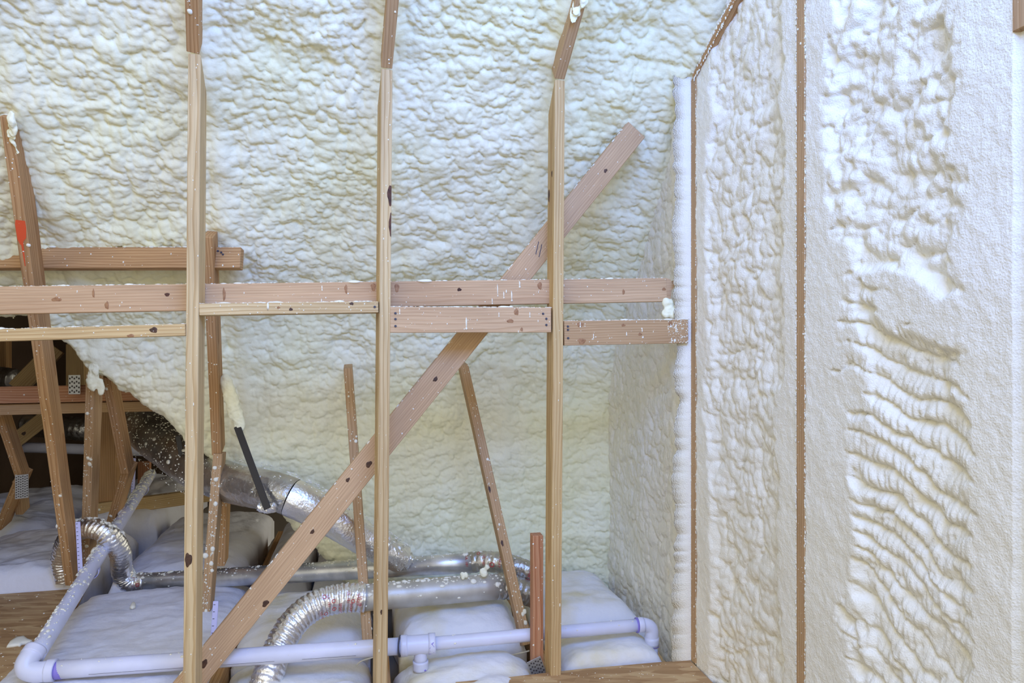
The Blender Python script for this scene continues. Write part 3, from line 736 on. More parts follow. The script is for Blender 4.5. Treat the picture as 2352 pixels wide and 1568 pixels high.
# rafter bared on the gable at the roof line
gr = board('gable_rafter', K(GT, 0.012, 0.985) + GN * 0.004, K(GT, 0.40, 1.19) + GN * 0.004, 0.026, 0.05, M['brown'], 'crusted brown rafter edge slanting up right along the gable roof line', 'rafter', hint=GN)
Ln, w_, d_ = DIM[gr.name]
blobs('foam_crust', [((random.random() * Ln, random.choice((-1, 1)) * w_ * random.uniform(.3, .62), 0.0), (0, 0, 1), (random.uniform(-.5, 1), random.uniform(-1, 1), 0), random.uniform(0.0012, 0.0045), random.uniform(1, 2.5), 0.5) for _ in range(170)], M['crumb'], gr)
# wood left bare on the flank of the corner stud
cb = board('corner_nailer', P(1583, 376, 2.63), P(1588, 235, 2.66), 0.026, 0.03, M['tan'], 'bare strip of wood left of the corner stud, upper part', 'stud')
nails(cb, [(.085, .004), (.088, -.006)])
cb2 = board('corner_nailer', P(1576, 790, 2.585), P(1576, 640, 2.595), 0.016, 0.03, M['tan'], 'bare strip of wood left of the corner stud where the blocking ends', 'stud')

# foam swollen over the splintered rail end
fb = lumps('foam_clump', [(P(1566 + random.uniform(-8, 12), 640 + k * 6.2 + random.uniform(-3, 3), 2.60), random.uniform(0.016, 0.030), 1.2, 0.7) for k in range(16)] +
           [(P(1540 + random.uniform(-12, 10), 700 + random.uniform(-6, 22), 2.585), random.uniform(0.012, 0.022), 1.2, 0.7) for k in range(8)], M['foam'], None)
tag(fb, 'white foam clump swollen around the splintered end of the rail', 'foam')

# ------------------------------------------------------------------ leaning truss webs
def web(name, a, b, mat, label, w_=0.038, d_=0.089, n=60, faces='FFR', big=0.08, hint=None, lo=0.0012, hi=0.0035, drip=0.2, cat='truss web', cutB=0.0):
    o = board(name, P(*a), P(*b), w_, d_, mat, label, cat, hint=hint, cutB=cutB)
    if n: speckle(o, n, faces, big=big, lo=lo, hi=hi, drip=drip)
    return o
wA = web('truss_web', (160, 1345, 3.2), (13, 268, 2.30), M['brown'], 'leaning web at far left with an orange paint mark', n=170)
wB = web('truss_web', (497, 1046, 3.02), (476, 545, 2.62), M['brown'], 'brown web behind the leftmost stud, upper length', n=50)
wB2 = web('truss_web', (463, 1505, 2.95), (500, 1042, 3.0), M['tan'], 'speckled web running down from the joint behind the leftmost stud', n=260, big=0.16, lo=0.0015, hi=0.0045, drip=.05)
wB3 = web('truss_web', (506, 1300, 3.25), (513, 1120, 3.2), M['brown'], 'short brown web tucked right behind the speckled web', n=70)
wC = web('truss_web', (846, 1505, 2.66), (799, 845, 3.06), M['tan'], 'leaning speckled web just left of the middle stud', n=130, faces='FFL', big=0.12, cutB=0.05)
wD = web('truss_web', (1212, 1480, 2.70), (1066, 838, 3.15), M['tan'], 'leaning speckled web left of the red cripple stud', n=170, faces='FFL', big=0.12, cutB=0.05)
knot(wD, 0.40, 0.010, 0.005, 2.6); knot(wD, 0.63, 0.012, 0.005, 3)
wE = web('truss_web', (193, 1335, 3.38), (208, 862, 3.0), M['tan'], 'pale speckled web hanging from a foam lump at left', n=230, big=0.12)
wF = web('truss_web', (286, 1088, 3.40), (243, 868, 3.12), M['brown'], 'upper arm of the bent web right of the speckled web', n=45)
wF2 = web('truss_web', (250, 1208, 3.62), (287, 1084, 3.42), M['brown'], 'lower arm of the bent web resting on the insulation', n=60, big=.12)
wG = web('attic_post', (239, 1170, 4.3), (241, 940, 4.3), M['brown'], 'wide brown post standing behind the bent web', w_=0.135, n=0, cat='post')
Ba = web('attic_beam', (-560, 918, 3.20), (385, 900, 3.72), M['red'], 'reddish beam crossing the dark side attic, upper of the pair', w_=0.086, d_=0.038, n=60, cat='beam')
Bb = web('attic_beam', (-560, 954, 3.23), (395, 932, 3.75), M['tan'], 'tan beam crossing the dark side attic, lower of the pair', w_=0.055, d_=0.06, n=10, cat='beam')
wl1 = web('truss_web', (44, 1098, 3.75), (-10, 935, 3.6), M['brown'], 'upper arm of the elbow shaped web at the left border', n=40)
wl2 = web('truss_web', (-6, 1215, 3.9), (44, 1094, 3.76), M['brown'], 'lower arm of the elbow shaped web at the left border', n=30)
wl3 = web('truss_web', (44, 1182, 3.95), (36, 1105, 3.9), M['tan'], 'short upright below the elbow shaped web', n=0)
d1_ = web('attic_brace', (20, 1022, 4.9), (120, 945, 5.0), M['yellow'], 'yellowish diagonal brace below the pair of beams', w_=0.10, d_=0.04, n=0, cat='brace'); knot(d1_, .12, 0, .012, 1.2)
d2_ = web('attic_brace', (36, 892, 4.5), (128, 798, 4.6), M['yellow'], 'yellowish diagonal brace above the pair of beams', w_=0.11, d_=0.04, n=0, cat='brace')
p1_ = web('attic_post', (172, 905, 4.6), (172, 790, 4.6), M['yellow'], 'post above the pair of beams behind the metal plate', w_=0.11, n=0, cat='post')
p2_ = web('attic_post', (5, 900, 5.2), (5, 770, 5.2), M['brown'], 'dim post at the left border in the dark attic', w_=0.05, n=0, cat='post')
j1_ = web('attic_joist', (225, 1172, 4.25), (500, 1134, 4.45), M['yellow'], 'yellowish joist lying on the insulation beneath the big duct', w_=0.085, d_=0.05, n=50, cat='joist')
r4_ = web('attic_block', (330, 1110, 4.9), (330, 1060, 4.9), M['red'], 'dim reddish block behind the sloping pipe', w_=0.08, d_=0.04, n=0, cat='block')
hole = web('sole_plate', (1372, 1368, 3.36), (1440, 1425, 3.36), M['red'], 'bare reddish plate end showing below the foam on the right', w_=0.07, d_=0.03, n=20, cat='plate')

# orange paint on the leftmost web
def paint():
    Ln = DIM[wA.name][0]; bm = bmesh.new(); x0 = Ln * (1345 - 512) / (1345 - 270) * 0.735 + 0.0
    f = (1345 - 537) / (1345 - 270); x0 = Ln * f * 3.2 / (2.28 + f * (3.2 - 2.28)) if False else Ln * (f * 3.2) / (2.28 * (1 - f) + 3.2 * f) 
    pl = [(-.045, -.010), (-.028, -.016), (.030, -.017), (.046, -.013), (.046, .017), (.020, .018), (-.020, .013), (-.034, .002), (-.13, -.001), (-.13, -.004), (-.05, -.006)]
    a = [bm.verts.new((x0 + p, -q, .0006)) for p, q in pl]; f_ = bm.faces.new(a); bmesh.ops.triangulate(bm, faces=[f_])
    bmesh.ops.recalc_face_normals(bm, faces=bm.faces)
    from_bm('paint_mark', bm, M['paint'], wA)
    return x0
paint()

bpy.context.view_layer.update()
# foam gathered on top of the hanging web
lumps('foam_collar', [(P(210 + random.uniform(-9, 12) * (1 - k / 26), 838 + k * 3.0, 2.985 + 0.01 * random.random()), random.uniform(0.014, 0.024) * (1 - k / 40), 1.4, 0.7) for k in range(18)] +
      [(P(230 + k * .6, 880 + k * 4, 3.0), 0.016, 1.5, 0.7) for k in range(5)], M['foam'], wE)

lumps('foam_smear', [(P(20 + k * 1.6 + random.uniform(-14, 12) * (1 - k / 16), 272 + k * 7, 2.285 + k * 0.006), random.uniform(0.010, 0.020) * (1 - k / 22), 1.6, 0.35) for k in range(13)], M['foam'], wA)

# truss plates
def truss_plate(pos, wd, ht, label, hint=None, rot=0.0, nx=6, ny=9):
    z = (Vector(hint) if hint is not None else KN).normalized(); y = UP - z * UP.dot(z); y.normalize(); x = y.cross(z)
    R_ = Matrix((x, y, z)).transposed().to_4x4() @ Matrix.Rotation(rot, 4, 'Z')
    bm = bmesh.new(); bmesh.ops.create_cube(bm, size=1.0); bmesh.ops.scale(bm, vec=(wd, ht, 0.0016), verts=bm.verts)
    bmesh.ops.bevel(bm, geom=list(bm.edges), offset=0.0004, segments=1, affect='EDGES')
    o = from_bm('truss_plate', bm, M['plate']); o.matrix_world = Matrix.Translation(pos) @ R_
    bm = bmesh.new()
    for i in range(nx):
        for j in range(ny):
            g = bmesh.ops.create_cube(bm, size=1.0)['verts']
            bmesh.ops.scale(bm, vec=(wd / nx * 0.62, ht / ny * 0.36, 0.0012), verts=g)
            bmesh.ops.translate(bm, verts=g, vec=((i + .5 - nx / 2) * wd / nx * .96, (j + .5 + (0.25 if i % 2 else -.25) * .6 - ny / 2) * ht / ny * .93, 0.0007))
    from_bm('slots', bm, M['slot'], o, kind='stuff')
    return tag(o, label, 'metal plate')
truss_plate(P(171, 883, 3.535), 0.055, 0.10, 'slotted metal plate nailed over the reddish beam in the dark attic', nx=5, ny=4)
truss_plate(P(50, 1117, 3.73), 0.06, 0.13, 'dark slotted metal plate at the elbow of the left border web', hint=KN + KT * .5)
truss_plate(P(1240, 1553, 2.52), 0.055, 0.14, 'slotted metal plate at the foot of the red cripple stud', rot=0.35)

# ------------------------------------------------------------------ white drain pipe
def PD(px, py, Z): return P(px, py, Z + 0.03)
pr = empty('drain_pipe', PD(75, 1545, 2.30)); tag(pr, 'white plastic drain pipe bent at the lower left and running right to an elbow', 'pipe')
def ppart(name, path, rad, mat='pvc', seg=32, **kw):
    o = tube(name, path, rad, M[mat], seg=seg, **kw); return keep(o, pr)
pl0 = PD(75, 1542, 2.305); pl1 = PD(925, 1483, 2.475); pl2 = PD(990, 1478, 2.49); pl3 = PD(1470, 1434.5, 2.66)
ppart('pipe', lin(PD(128, 1538, 2.318), pl1, 12), 0.030)
ppart('pipe', lin(pl2, pl3, 12), 0.024)
up_end = P(347, 1088, 4.3)
ppart('pipe', lin(PD(80, 1508, 2.33), up_end, 30), 0.030)
# elbow
eb = catmull([PD(118, 1539, 2.315), PD(85, 1543, 2.30), PD(62, 1535, 2.295), PD(62, 1518, 2.305), PD(80, 1494, 2.335)], 26)
ppart('elbow', eb, 0.0335)
ppart('elbow_hub', lin(PD(107, 1540, 2.312), PD(128, 1538.5, 2.318), 6), 0.0365)
ppart('elbow_hub', lin(PD(71, 1506, 2.32), PD(83, 1489, 2.345), 6), 0.0365)
ppart('primer_band', lin(PD(129, 1538.4, 2.318), PD(146, 1537, 2.322), 4), 0.0306, 'primer')
# tee
ppart('tee_fitting', lin(PD(922, 1483.2, 2.475), PD(1000, 1477.2, 2.493), 8), 0.0345)
ppart('tee_hub', lin(PD(920, 1483.3, 2.474), PD(936, 1482, 2.478), 4), 0.0375); ppart('tee_hub', lin(PD(984, 1478.5, 2.489), PD(1000, 1477.2, 2.493), 4), 0.0375)
tp = PD(966, 1480, 2.484)
ppart('primer_band', lin(PD(917.5, 1483.4, 2.474), PD(920.5, 1483.3, 2.474), 3), 0.0378, 'ink')
ppart('tee_branch', lin(tp, tp - UP * 0.060, 6), 0.024); ppart('coupling', lin(tp - UP * 0.058, tp - UP * 0.092, 6), 0.0285)
ppart('branch_pipe', lin(tp - UP * 0.09, tp - UP * 0.235, 6), 0.0235)
# purple splash on the tee
def splash():
    bm = bmesh.new(); ax = (PD(1000, 1477.2, 2.493) - PD(922, 1483.2, 2.475)).normalized(); fwd = -(KN - ax * KN.dot(ax)).normalized(); c = PD(992, 1477.8, 2.491)
    sid = ax.cross(-fwd).normalized(); 
    pl = [(.006, .55), (.007, .1), (.0065, -.5), (-.004, -.75), (-.014, -.75), (-.006, -.35), (-.010, .0), (-.006, .1), (-.003, .4)]
    a = []
    for u, an in pl:
        a.append(bm.verts.new(c + ax * u + (-fwd * math.cos(an) + (UP - ax * UP.dot(ax)).normalized() * math.sin(an)) * 0.0379))
    f = bm.faces.new(a); bmesh.ops.triangulate(bm, faces=[f]); return keep(from_bm('primer_stain', bm, M['primer']), pr)
splash()
for dx, ln in ((-.006, .028), (.001, .020)):
    q = tp - UP * 0.095 + KN * 0.0236 + KT * dx
    ppart('primer_drip', lin(q, q - UP * ln, 3), 0.0009, 'primer', seg=6)
q = tp - UP * 0.085; ppart('primer_stain', lin(q + KN * 0.026 + KT * .012, q + KN * 0.024 + KT * .017, 3), 0.003, 'primer', seg=8)
# right elbow and drop
er = catmull([PD(1466, 1434.8, 2.659), PD(1483, 1434.5, 2.664), PD(1496, 1444, 2.668), PD(1497, 1468, 2.668)], 18)
ppart('elbow', er, 0.0262); ppart('elbow_hub', lin(PD(1464, 1435, 2.658), PD(1478, 1434, 2.662), 4), 0.0285); ppart('elbow_hub', lin(PD(1497, 1462, 2.668), PD(1497, 1481, 2.668), 4), 0.0285)
ppart('primer_band', lin(PD(1461, 1435.2, 2.657), PD(1464.5, 1435, 2.658), 3), 0.0289, 'primer'); ppart('primer_band', lin(PD(1497, 1480.5, 2.668), PD(1497, 1482, 2.668), 3), 0.0287, 'primer')
ppart('drop_pipe', lin(PD(1497, 1480, 2.668), PD(1497, 1568, 2.668), 6), 0.0243)
# faint print line and letters
def pipe_line(a, b, r, z0):
    it = []
    for k in range(len(a)): pass
ax1 = (pl1 - PD(128, 1538, 2.318)).normalized(); dn = (KN * 0.93 - UP * 0.36); dn = (dn - ax1 * dn.dot(ax1)).normalized()
for f0, f1 in ((.10, .38), (.42, .62), (.70, .86)):
    a = PD(128, 1538, 2.318).lerp(pl1, f0) + dn * 0.0300; b = PD(128, 1538, 2.318).lerp(pl1, f1) + dn * 0.0300
    ppart('print_line', lin(a, b, 3), 0.0006, 'ink', seg=6)
def lettering(txt, size, mat_, xf, parent, name='lettering'):
    """flat letters turned into a mesh, each vertex mapped by xf(x, y)"""
    cu = bpy.data.curves.new('lettering_source', 'FONT'); cu.body = txt; cu.size = size; cu.align_x = 'CENTER'; cu.align_y = 'CENTER'
    to = bpy.data.objects.new('lettering_source', cu); COL.objects.link(to)
    dg = bpy.context.evaluated_depsgraph_get(); me = bpy.data.meshes.new_from_object(to.evaluated_get(dg))
    bpy.data.objects.remove(to); bpy.data.curves.remove(cu)
    bm = bmesh.new(); bm.from_mesh(me); bpy.data.meshes.remove(me)
    bmesh.ops.subdivide_edges(bm, edges=[e for e in bm.edges if e.calc_length() > size * .3], cuts=1)
    for v in bm.verts: v.co = xf(v.co.x, v.co.y)
    return from_bm(name, bm, mat_, parent)
c_ = PD(1497, 1505, 2.668)
o = lettering('F D2-4', 0.016, M['ink'], lambda x, y: c_ + UP * x + (KN * math.cos(-y / .0245) + KT * math.sin(-y / .0245)) * 0.0247, None); keep(o, pr)
# foam specks on the pipe
def tube_specks(parent, path, r, n, lo, hi, top=True, big=0.1, stretch=1.0, mat='crumb', spread=1.0):
    path = [Vector(p) for p in path]; it = []
    for _ in range(n):
        f = random.random() * (len(path) - 1); i = min(int(f), len(path) - 2); p = path[i].lerp(path[i + 1], f - i); t = (path[i + 1] - path[i]).normalized()
        u = (UP - t * UP.dot(t)).normalized(); b = t.cross(u); a = random.gauss(0, 0.7 * spread) if top else random.uniform(-3.1, 3.1)
        nrm = u * math.cos(a) + b * math.sin(a); s = lo + (hi - lo) * random.random() ** 2
        if random.random() < big: s *= 2
        rr = r[min(i, len(r) - 1)] if isinstance(r, list) else r
        it.append((p + nrm * rr, nrm, t, s, random.uniform(0.8, 1.8) * stretch, 0.6))
    o = blobs('foam_specks', it, M[mat], None, 'stuff'); return keep(o, parent)
tube_specks(pr, lin(PD(80, 1508, 2.33), up_end, 8), 0.030, 420, 0.0015, 0.007)
tube_specks(pr, lin(PD(190, 1330, 2.9), up_end, 8), 0.030, 300, 0.003, 0.010)
tube_specks(pr, lin(PD(128, 1538, 2.318), pl1, 4), 0.030, 60, 0.001, 0.003); tube_specks(pr, lin(pl2, pl3, 4), 0.024, 40, 0.001, 0.004)

# ------------------------------------------------------------------ pipe hangers
def hanger(a, b, c, r, label, ndash=14):
    """strap from a to b, half loop of radius r under the pipe at c"""
    e = empty('pipe_hanger', b); tag(e, label, 'pipe hanger')
    st = board('strap', b, a, 0.020, 0.002, M['tape'], hint=Vector((0.1, -1, 0)))
    DIM_ = DIM[st.name]
    bm = bmesh.new()
    for k in range(ndash):
        g = bmesh.ops.create_cube(bm, size=1.0)['verts']; x = (k + .5) / ndash * DIM_[0]
        bmesh.ops.scale(bm, vec=(0.0022, 0.007, 0.0006), verts=g); bmesh.ops.translate(bm, verts=g, vec=(x, 0.004, 0.0003))
    from_bm('marks', bm, M['ink'], st, kind='stuff')
    keep(st, e)
    if r:
        dirp = (up_end - PD(80, 1508, 2.33)).normalized(); u = (UP - dirp * UP.dot(dirp)).normalized(); s = dirp.cross(u)
        bm = bmesh.new(); prev = None
        for k in range(19):
            an = math.pi * (0.45 + 1.1 * k / 18); p = Vector(c) + u * math.cos(an) * r + s * math.sin(an) * r * 1.0
            v = [bm.verts.new(p - dirp * .012), bm.verts.new(p + dirp * .012), bm.verts.new(p * 1.0 + (p - Vector(c)).normalized() * .003 + dirp * .012), bm.verts.new(p + (p - Vector(c)).normalized() * .003 - dirp * .012)]
            if prev:
                for i in range(4): bm.faces.new((prev[i], prev[(i + 1) % 4], v[(i + 1) % 4], v[i]))
            prev = v
        bmesh.ops.recalc_face_normals(bm, faces=bm.faces)
        keep(from_bm('loop', bm, M['tape']), e)
    return e
def on_p2(px):
    # point of the sloping pipe axis seen at picture column px
    a = PD(80, 1508, 2.33); b = up_end; lo_, hi_ = 0.0, 1.0
    for _ in range(40):
        m_ = (lo_ + hi_) / 2; q = a.lerp(b, m_)
        if 1176 + FPX * q.x / q.y < px: lo_ = m_
        else: hi_ = m_
    return a.lerp(b, lo_)
q1 = on_p2(206); hanger(P(178.5, 1198, q1.y - 0.02), P(185, 1325, q1.y - 0.03), q1, 0.036, 'lavender strap hanger nailed to the leaning web under the pipe')
q2 = on_p2(325); hanger(P(308, 1052, q2.y), P(304.5, 1140, q2.y), q2, 0.036, 'lavender strap hanger further back on the sloping pipe')
hanger(P(495.5, 1380, 2.62), P(489, 1478, 2.60), None, 0, 'lavender strap beside the speckled web, half hidden by the brace', ndash=6)

# ------------------------------------------------------------------ flexible and round ducts
def corr(pitch, amp, seed):
    def f(s, ang):
        a = amp * np.abs(np.sin(math.pi * (s / pitch + ang / (2 * np.pi)))) * 1.0
        return a + amp * 0.9 * fbm(ang * 3.0 + s * 40, np.full_like(ang, s * 90), seed) - amp
    return f
def ring_mark(parent, c, n, u, r, R0):
    bm = bmesh.new(); b = n.cross(u).normalized(); u = b.cross(n).normalized(); k = 16
    vi = []; vo = []
    for i in range(k):
        a = 2 * math.pi * i / k; d = u * math.cos(a) + b * math.sin(a)
        vi.append(bm.verts.new(c + n * .0015 + d * r * .68)); vo.append(bm.verts.new(c + n * .0015 + d * r))
    for i in range(k): bm.faces.new((vi[i], vo[i], vo[(i + 1) % k], vi[(i + 1) % k]))
    bmesh.ops.recalc_face_normals(bm, faces=bm.faces)
    return keep(from_bm('print_ring', bm, M['redink']), parent)
def print_on(parent, path, r, f, ang, txt, size, along=False):
    """red letters wrapped on a tube at fraction f of the path and angle ang from the top towards the viewer"""
    i = min(int(f * (len(path) - 1)), len(path) - 2); c = path[i]; t = (path[i + 1] - path[i]).normalized()
    u = (UP - t * UP.dot(t)).normalized(); v = (KN - t * KN.dot(t)); v = (v - u * v.dot(u)).normalized()
    def xf(x, y):
        if along: x, y = -y, x
        a = ang + x / r
        return c + t * y + (u * math.cos(a) + v * math.sin(a)) * (r + .0022)
    keep(lettering(txt, size, M['redink'], xf, None, 'print'), parent)
def mark_on(parent, path, r, f, ang, rr):
    i = min(int(f * (len(path) - 1)), len(path) - 2); c = path[i]; t = (path[i + 1] - path[i]).normalized()
    u = (UP - t * UP.dot(t)).normalized(); v = (KN - t * KN.dot(t)); v = (v - u * v.dot(u)).normalized()
    n = u * math.cos(ang) + v * math.sin(ang); ring_mark(parent, c + n * r, n, t, rr, r)

# 1: arched duct and the long round pipe behind the studs
e1 = empty('exhaust_duct', P(330, 1336, 3.40)); tag(e1, 'long round metal duct with a silver flexible arch at its left end', 'duct')
fp1 = catmull([P(152, 1330, 3.30), P(142, 1285, 3.28), P(160, 1232, 3.24), P(204, 1212, 3.20), P(248, 1228, 3.20), P(276, 1268, 3.26), P(280, 1312, 3.36), P(298, 1338, 3.39), P(325, 1337, 3.40)], 250)
keep(tube('flexible_hose', fp1, 0.047, M['foil'], seg=48, wob=corr(0.016, 0.0034, 3)), e1)
R1a, R1b = P(325, 1336.5, 3.40), P(1088, 1292, 3.05)
keep(tube('round_duct', lin(R1a, R1b, 10), 0.0435, M['zinc'], seg=48), e1)
keep(tube('foil_tape', lin(P(309, 1337.5, 3.402), P(338, 1336, 3.395), 8), 0.0455, M['foil'], seg=40, wob=lambda s, a: 0.0012 * np.sin(a * 5 + s * 200)), e1)
fe1 = catmull([P(1075, 1292.5, 3.06), P(1110, 1289, 3.04), P(1150, 1292, 3.02), P(1190, 1303, 3.0), P(1235, 1322, 2.99)], 110)
keep(tube('flexible_hose', fe1, 0.0455, M['foil_dirty'], seg=40, wob=corr(0.03, 0.003, 9)), e1)
print_on(e1, lin(P(309, 1337.5, 3.402), P(338, 1336, 3.395), 8), 0.047, 0.35, 1.3, 'UL 181', 0.018); mark_on(e1, lin(P(309, 1337.5, 3.402), P(338, 1336, 3.395), 8), 0.0475, 0.75, 1.5, 0.009)
for f, tx in ((.05, 'UL 181'), (.30, 'UL 181'), (.52, 'SMART')): print_on(e1, fe1, 0.0465, f, 1.15, tx, 0.016)
mark_on(e1, fe1, 0.048, .42, 1.5, .011); mark_on(e1, fe1, 0.048, .22, .5, .008); print_on(e1, fe1, 0.0465, .90, 1.3, 'SMART', 0.022)
tube_specks(e1, lin(R1a, R1b, 4), 0.0435, 620, 0.001, 0.005, big=.06); tube_specks(e1, fp1, 0.048, 240, 0.002, 0.008, spread=.7); tube_specks(e1, fe1, 0.046, 60, 0.0015, 0.005)

# 2: lower duct with the curved hose
e2 = empty('exhaust_duct', P(830, 1372, 2.72)); tag(e2, 'shorter dull round duct with a silver flexible hose curving down to the left', 'duct')
fp2 = catmull([P(592, 1650, 2.40), P(612, 1562, 2.45), P(638, 1492, 2.53), P(676, 1428, 2.60), P(728, 1388, 2.66), P(790, 1373, 2.70), P(838, 1372, 2.72)], 300)
keep(tube('flexible_hose', fp2, 0.056, M['foil'], seg=52, wob=corr(0.019, 0.0036, 23)), e2)
R2a, R2b = P(828, 1373, 2.72), P(1150, 1346, 2.92)
keep(tube('round_duct', lin(R2a, R2b, 8), 0.052, M['zinc_dusty'], seg=48), e2)
keep(tube('flexible_hose', catmull([P(1140, 1347, 2.915), P(1165, 1346, 2.93), P(1190, 1352, 2.94), P(1230, 1368, 2.95)], 70), 0.0535, M['foil_dirty'], seg=40, wob=corr(0.03, 0.003, 29)), e2)
for f, a, tx in ((.73, 1.25, 'UL 181'), (.80, 1.9, 'SMART'), (.86, 1.2, 'UL 181'), (.885, 1.95, 'SMART'), (.94, 1.35, 'SMART'), (.965, 1.5, 'UL 181'), (.66, 2.1, 'UL 181')): print_on(e2, fp2, 0.0585, f, a, tx, 0.015)
for f, a in ((.76, 1.3), (.76, 1.8), (.71, .9), (.90, 1.45), (.70, 2.0)): mark_on(e2, fp2, 0.0595, f, a, .008)
tube_specks(e2, lin(R2a, R2b, 4), 0.052, 190, 0.0015, 0.007, big=.12); tube_specks(e2, fp2, 0.058, 30, 0.001, 0.003)
lumps_c = [(P(1112 + random.uniform(-8, 8), 1312 + random.uniform(-12, 10), 2.86), random.uniform(.008, .016), 1.2, .8) for _ in range(7)] + [(P(1066 + random.uniform(-8, 8), 1322 + random.uniform(-4, 4), 2.84), .009, 1.4, .7) for _ in range(4)]
fc = lumps('foam_chunk', lumps_c[:7], M['foam'], None); tag(fc, 'loose chunk of white foam lying on the dull round duct', 'foam')
fc2 = lumps('foam_chunk', lumps_c[7:], M['foam'], None); tag(fc2, 'smaller foam chunk left of the larger chunk on the dull round duct', 'foam')

# 3: big insulated duct out of the side attic
e3 = empty('main_duct', P(620, 1120, 3.0)); tag(e3, 'big foil jacketed duct sloping down right out of the dark attic', 'duct')
fp3 = catmull([P(262, 905, 5.1), P(318, 962, 4.5), P(368, 1012, 3.95), P(440, 1070, 3.42), P(530, 1108, 3.10), P(640, 1132, 2.93), P(730, 1172, 2.94), P(812, 1222, 2.98), P(880, 1262, 3.03), P(925, 1284, 3.07)], 170)
rads = [0.17, .16, .145, .128, .112, .098, .092, .085, .075, .062]
def r3f(s, Lt):
    f = s / Lt * (len(rads) - 1); i = min(int(f), len(rads) - 2); return rads[i] * (1 - f + i) + rads[i + 1] * (f - i)
wob3 = lambda s, a: 0.006 * fbm(np.cos(a) * 2 + s * 9, np.sin(a) * 2 + s * 5, 41) + 0.0035 * np.abs(fbm(np.cos(a) * 7 + s * 30, np.sin(a) * 7 + s * 18, 43))
L3 = sum((fp3[i + 1] - fp3[i]).length for i in range(len(fp3) - 1)); S3 = sum((fp3[i + 1] - fp3[i]).length for i in range(100))
keep(tube('foil_jacket', fp3[:101], lambda s, Lt: r3f(s, L3), M['foil_dirty'], seg=64, wob=wob3, cap=False), e3)
keep(tube('foil_jacket', fp3[100:], lambda s, Lt: r3f(s + S3, L3), M['foil'], seg=64, wob=lambda s, a: wob3(s + S3, a), cap=False), e3)
rl = [r3f(k / 20 * 1.0, 1.0) for k in range(21)]
pth = [fp3[int(k / 20 * 170)] for k in range(21)]
tube_specks(e3, pth, rl, 700, 0.0015, 0.0045, big=.04, spread=1.4, stretch=1.3)
tube_specks(e3, pth[2:9], rl[2:9], 1000, 0.002, 0.0055, big=.05, spread=1.8, stretch=1.6)
# crumpled collar at the strap and the far end
cl = catmull([P(596, 1162, 2.84), P(612, 1168, 2.83), P(632, 1164, 2.82)], 30)
keep(tube('crumpled_foil', cl, 0.018, M['foil'], seg=24, wob=lambda s, a: 0.008 * fbm(np.cos(a) * 3 + s * 60, np.sin(a) * 3 + s * 40, 45)), e3)
ce = catmull([P(872, 1250, 3.01), P(905, 1272, 3.04), P(938, 1292, 3.07)], 40)
keep(tube('crumpled_foil', ce, lambda s, Lt: .058 - .02 * s / Lt, M['foil'], seg=32, wob=lambda s, a: 0.014 * fbm(np.cos(a) * 4 + s * 40, np.sin(a) * 4 + s * 26, 47)), e3)

# black hanger straps
h1 = board('duct_hanger', P(614, 1168, 2.80), P(544, 978, 2.92), 0.030, 0.004, M['black'], 'black strap hanging from a foam sleeve to the big duct', 'strap', hint=Vector((0.1, -1, 0.0)))
bpy.context.view_layer.update()
lumps('foam_sleeve', [(P(518 + k * 2.2 + random.uniform(-3, 3), 878 + k * 6.4, 2.93), 0.020 + .006 * random.random() + .006 * math.sin(k / 16 * 3.1), 1.5, 0.6) for k in range(17)], M['foam'], h1)
h2 = board('duct_hanger', P(338, 1030, 4.2), P(286, 930, 4.4), 0.030, 0.004, M['black'], 'black strap at the left side of the big duct under the beams', 'strap', hint=Vector((0.1, -1, 0)))
h3 = board('duct_hanger', P(424, 1085, 3.33), P(408, 1000, 3.35), 0.026, 0.004, M['black'], 'black strap over the big duct just left of the leftmost stud', 'strap', hint=Vector((0.1, -1, 0)))

# far ducts and pipe in the dark attic
fd = tube('dark_duct', catmull([P(-60, 872, 4.75), P(-10, 866, 4.72), P(34, 872, 4.70)], 30), 0.075, M['foil_dirty'], seg=32, wob=corr(.03, .004, 51)); tag(fd, 'dark foil duct end poking in at the left border', 'duct')
fd2 = tube('dark_duct', catmull([P(60, 975, 5.3), P(180, 985, 5.3), P(300, 1000, 5.4)], 60), 0.09, M['foil_dirty'], seg=32, wob=corr(.04, .006, 53)); tag(fd2, 'dim foil duct crossing behind the webs under the beams', 'duct')
fg = tube('grey_pipe', lin(P(20, 1026, 5.0), P(345, 1036, 5.2), 4), 0.038, M['pvc'], seg=24); tag(fg, 'dim level pipe crossing the dark attic behind the webs', 'pipe')

# cables
wc = tube('thin_cable', catmull([P(985, 1492, 2.75), P(1040, 1508, 2.74), P(1120, 1512, 2.72), P(1180, 1503, 2.71), P(1216, 1494, 2.70)], 30), 0.003, M['cable'], seg=8); tag(wc, 'thin white cable drooping below the pipe right of the tee', 'cable')
wc2 = tube('thin_cable', catmull([P(818, 1528, 2.6), P(830, 1518, 2.6), P(860, 1508, 2.6)], 12), 0.003, M['cable'], seg=8); tag(wc2, 'short white cable at the foot of the middle stud', 'cable')

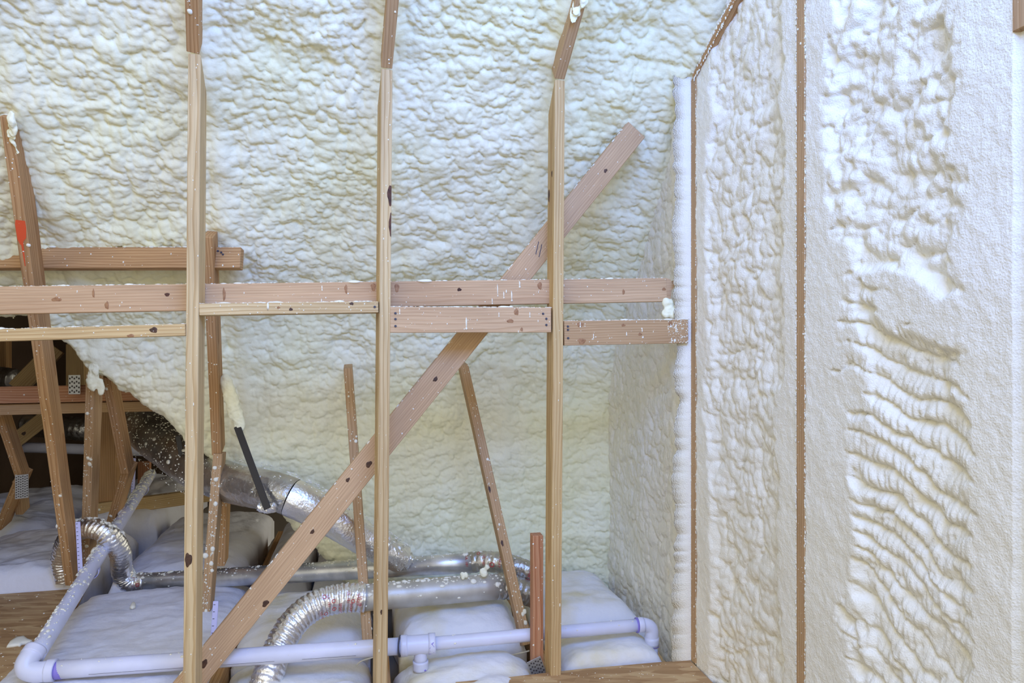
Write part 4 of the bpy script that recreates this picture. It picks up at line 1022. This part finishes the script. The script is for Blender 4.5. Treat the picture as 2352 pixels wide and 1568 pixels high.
# ------------------------------------------------------------------ crumbs
def floor_crumbs(parent, area_pts, z, n, lo=.001, hi=.004, big=.06):
    it = []
    for _ in range(n):
        a, b, c, d = area_pts; u, v = random.random(), random.random()
        p = a.lerp(b, u).lerp(d.lerp(c, u), v); s = lo + (hi - lo) * random.random() ** 2
        if random.random() < big: s *= 2.5
        it.append((Vector((p.x, p.y, CAMZ + z)) - parent.location, (0, 0, 1), (random.random(), random.random() - .5, 0), s, random.uniform(.9, 1.8), .6))
    blobs('foam_crumbs', it, M['crumb'], parent, 'stuff')
floor_crumbs(dl, [onfloor(-150, 1372, -1.2), onfloor(180, 1358, -1.2), onfloor(90, 1560, -1.2), onfloor(-150, 1600, -1.2)], -1.2, 90)
floor_crumbs(dr_, [K(0.95, -0.02, -1.2), K(1.72, -0.01, -1.2), K(1.72, .4, -1.2), K(0.95, .4, -1.2)], -1.2, 260, hi=.0026, big=.03)
def flake(pts, z, label, th=0.012, seed=1):
    """flat scrap of foam from an outline in picture columns/rows on a level"""
    q = [onfloor(x, y, z) for x, y in pts]; c = sum(q, Vector()) / len(q); bm = bmesh.new()
    a = [bm.verts.new(p - c) for p in q]; m_ = [bm.verts.new((p - c) * .93 + UP * th * .7) for p in q]; t = [bm.verts.new((p - c) * .55 + UP * th) for p in q]
    n = len(q)
    for k in range(n):
        j = (k + 1) % n; bm.faces.new((a[k], a[j], m_[j], m_[k])); bm.faces.new((m_[k], m_[j], t[j], t[k]))
    bm.faces.new(t); bm.faces.new(a[::-1]); bmesh.ops.recalc_face_normals(bm, faces=bm.faces)
    o = from_bm('foam_scrap', bm, M['crumb'], smooth=True); o.location = c; tag(o, label, 'foam scrap')
flake([(14, 1488), (22, 1476), (38, 1465), (55, 1463), (64, 1470), (75, 1474), (66, 1479), (50, 1481), (46, 1485), (40, 1484), (30, 1486)], -1.2, 'curved white foam scrap lying on the left deck beside the pipe')
flake([(298, 1397), (303, 1387), (308, 1385), (312, 1390), (311, 1396), (304, 1399)], -1.165, 'small white foam scrap lying on the broad insulation batt')
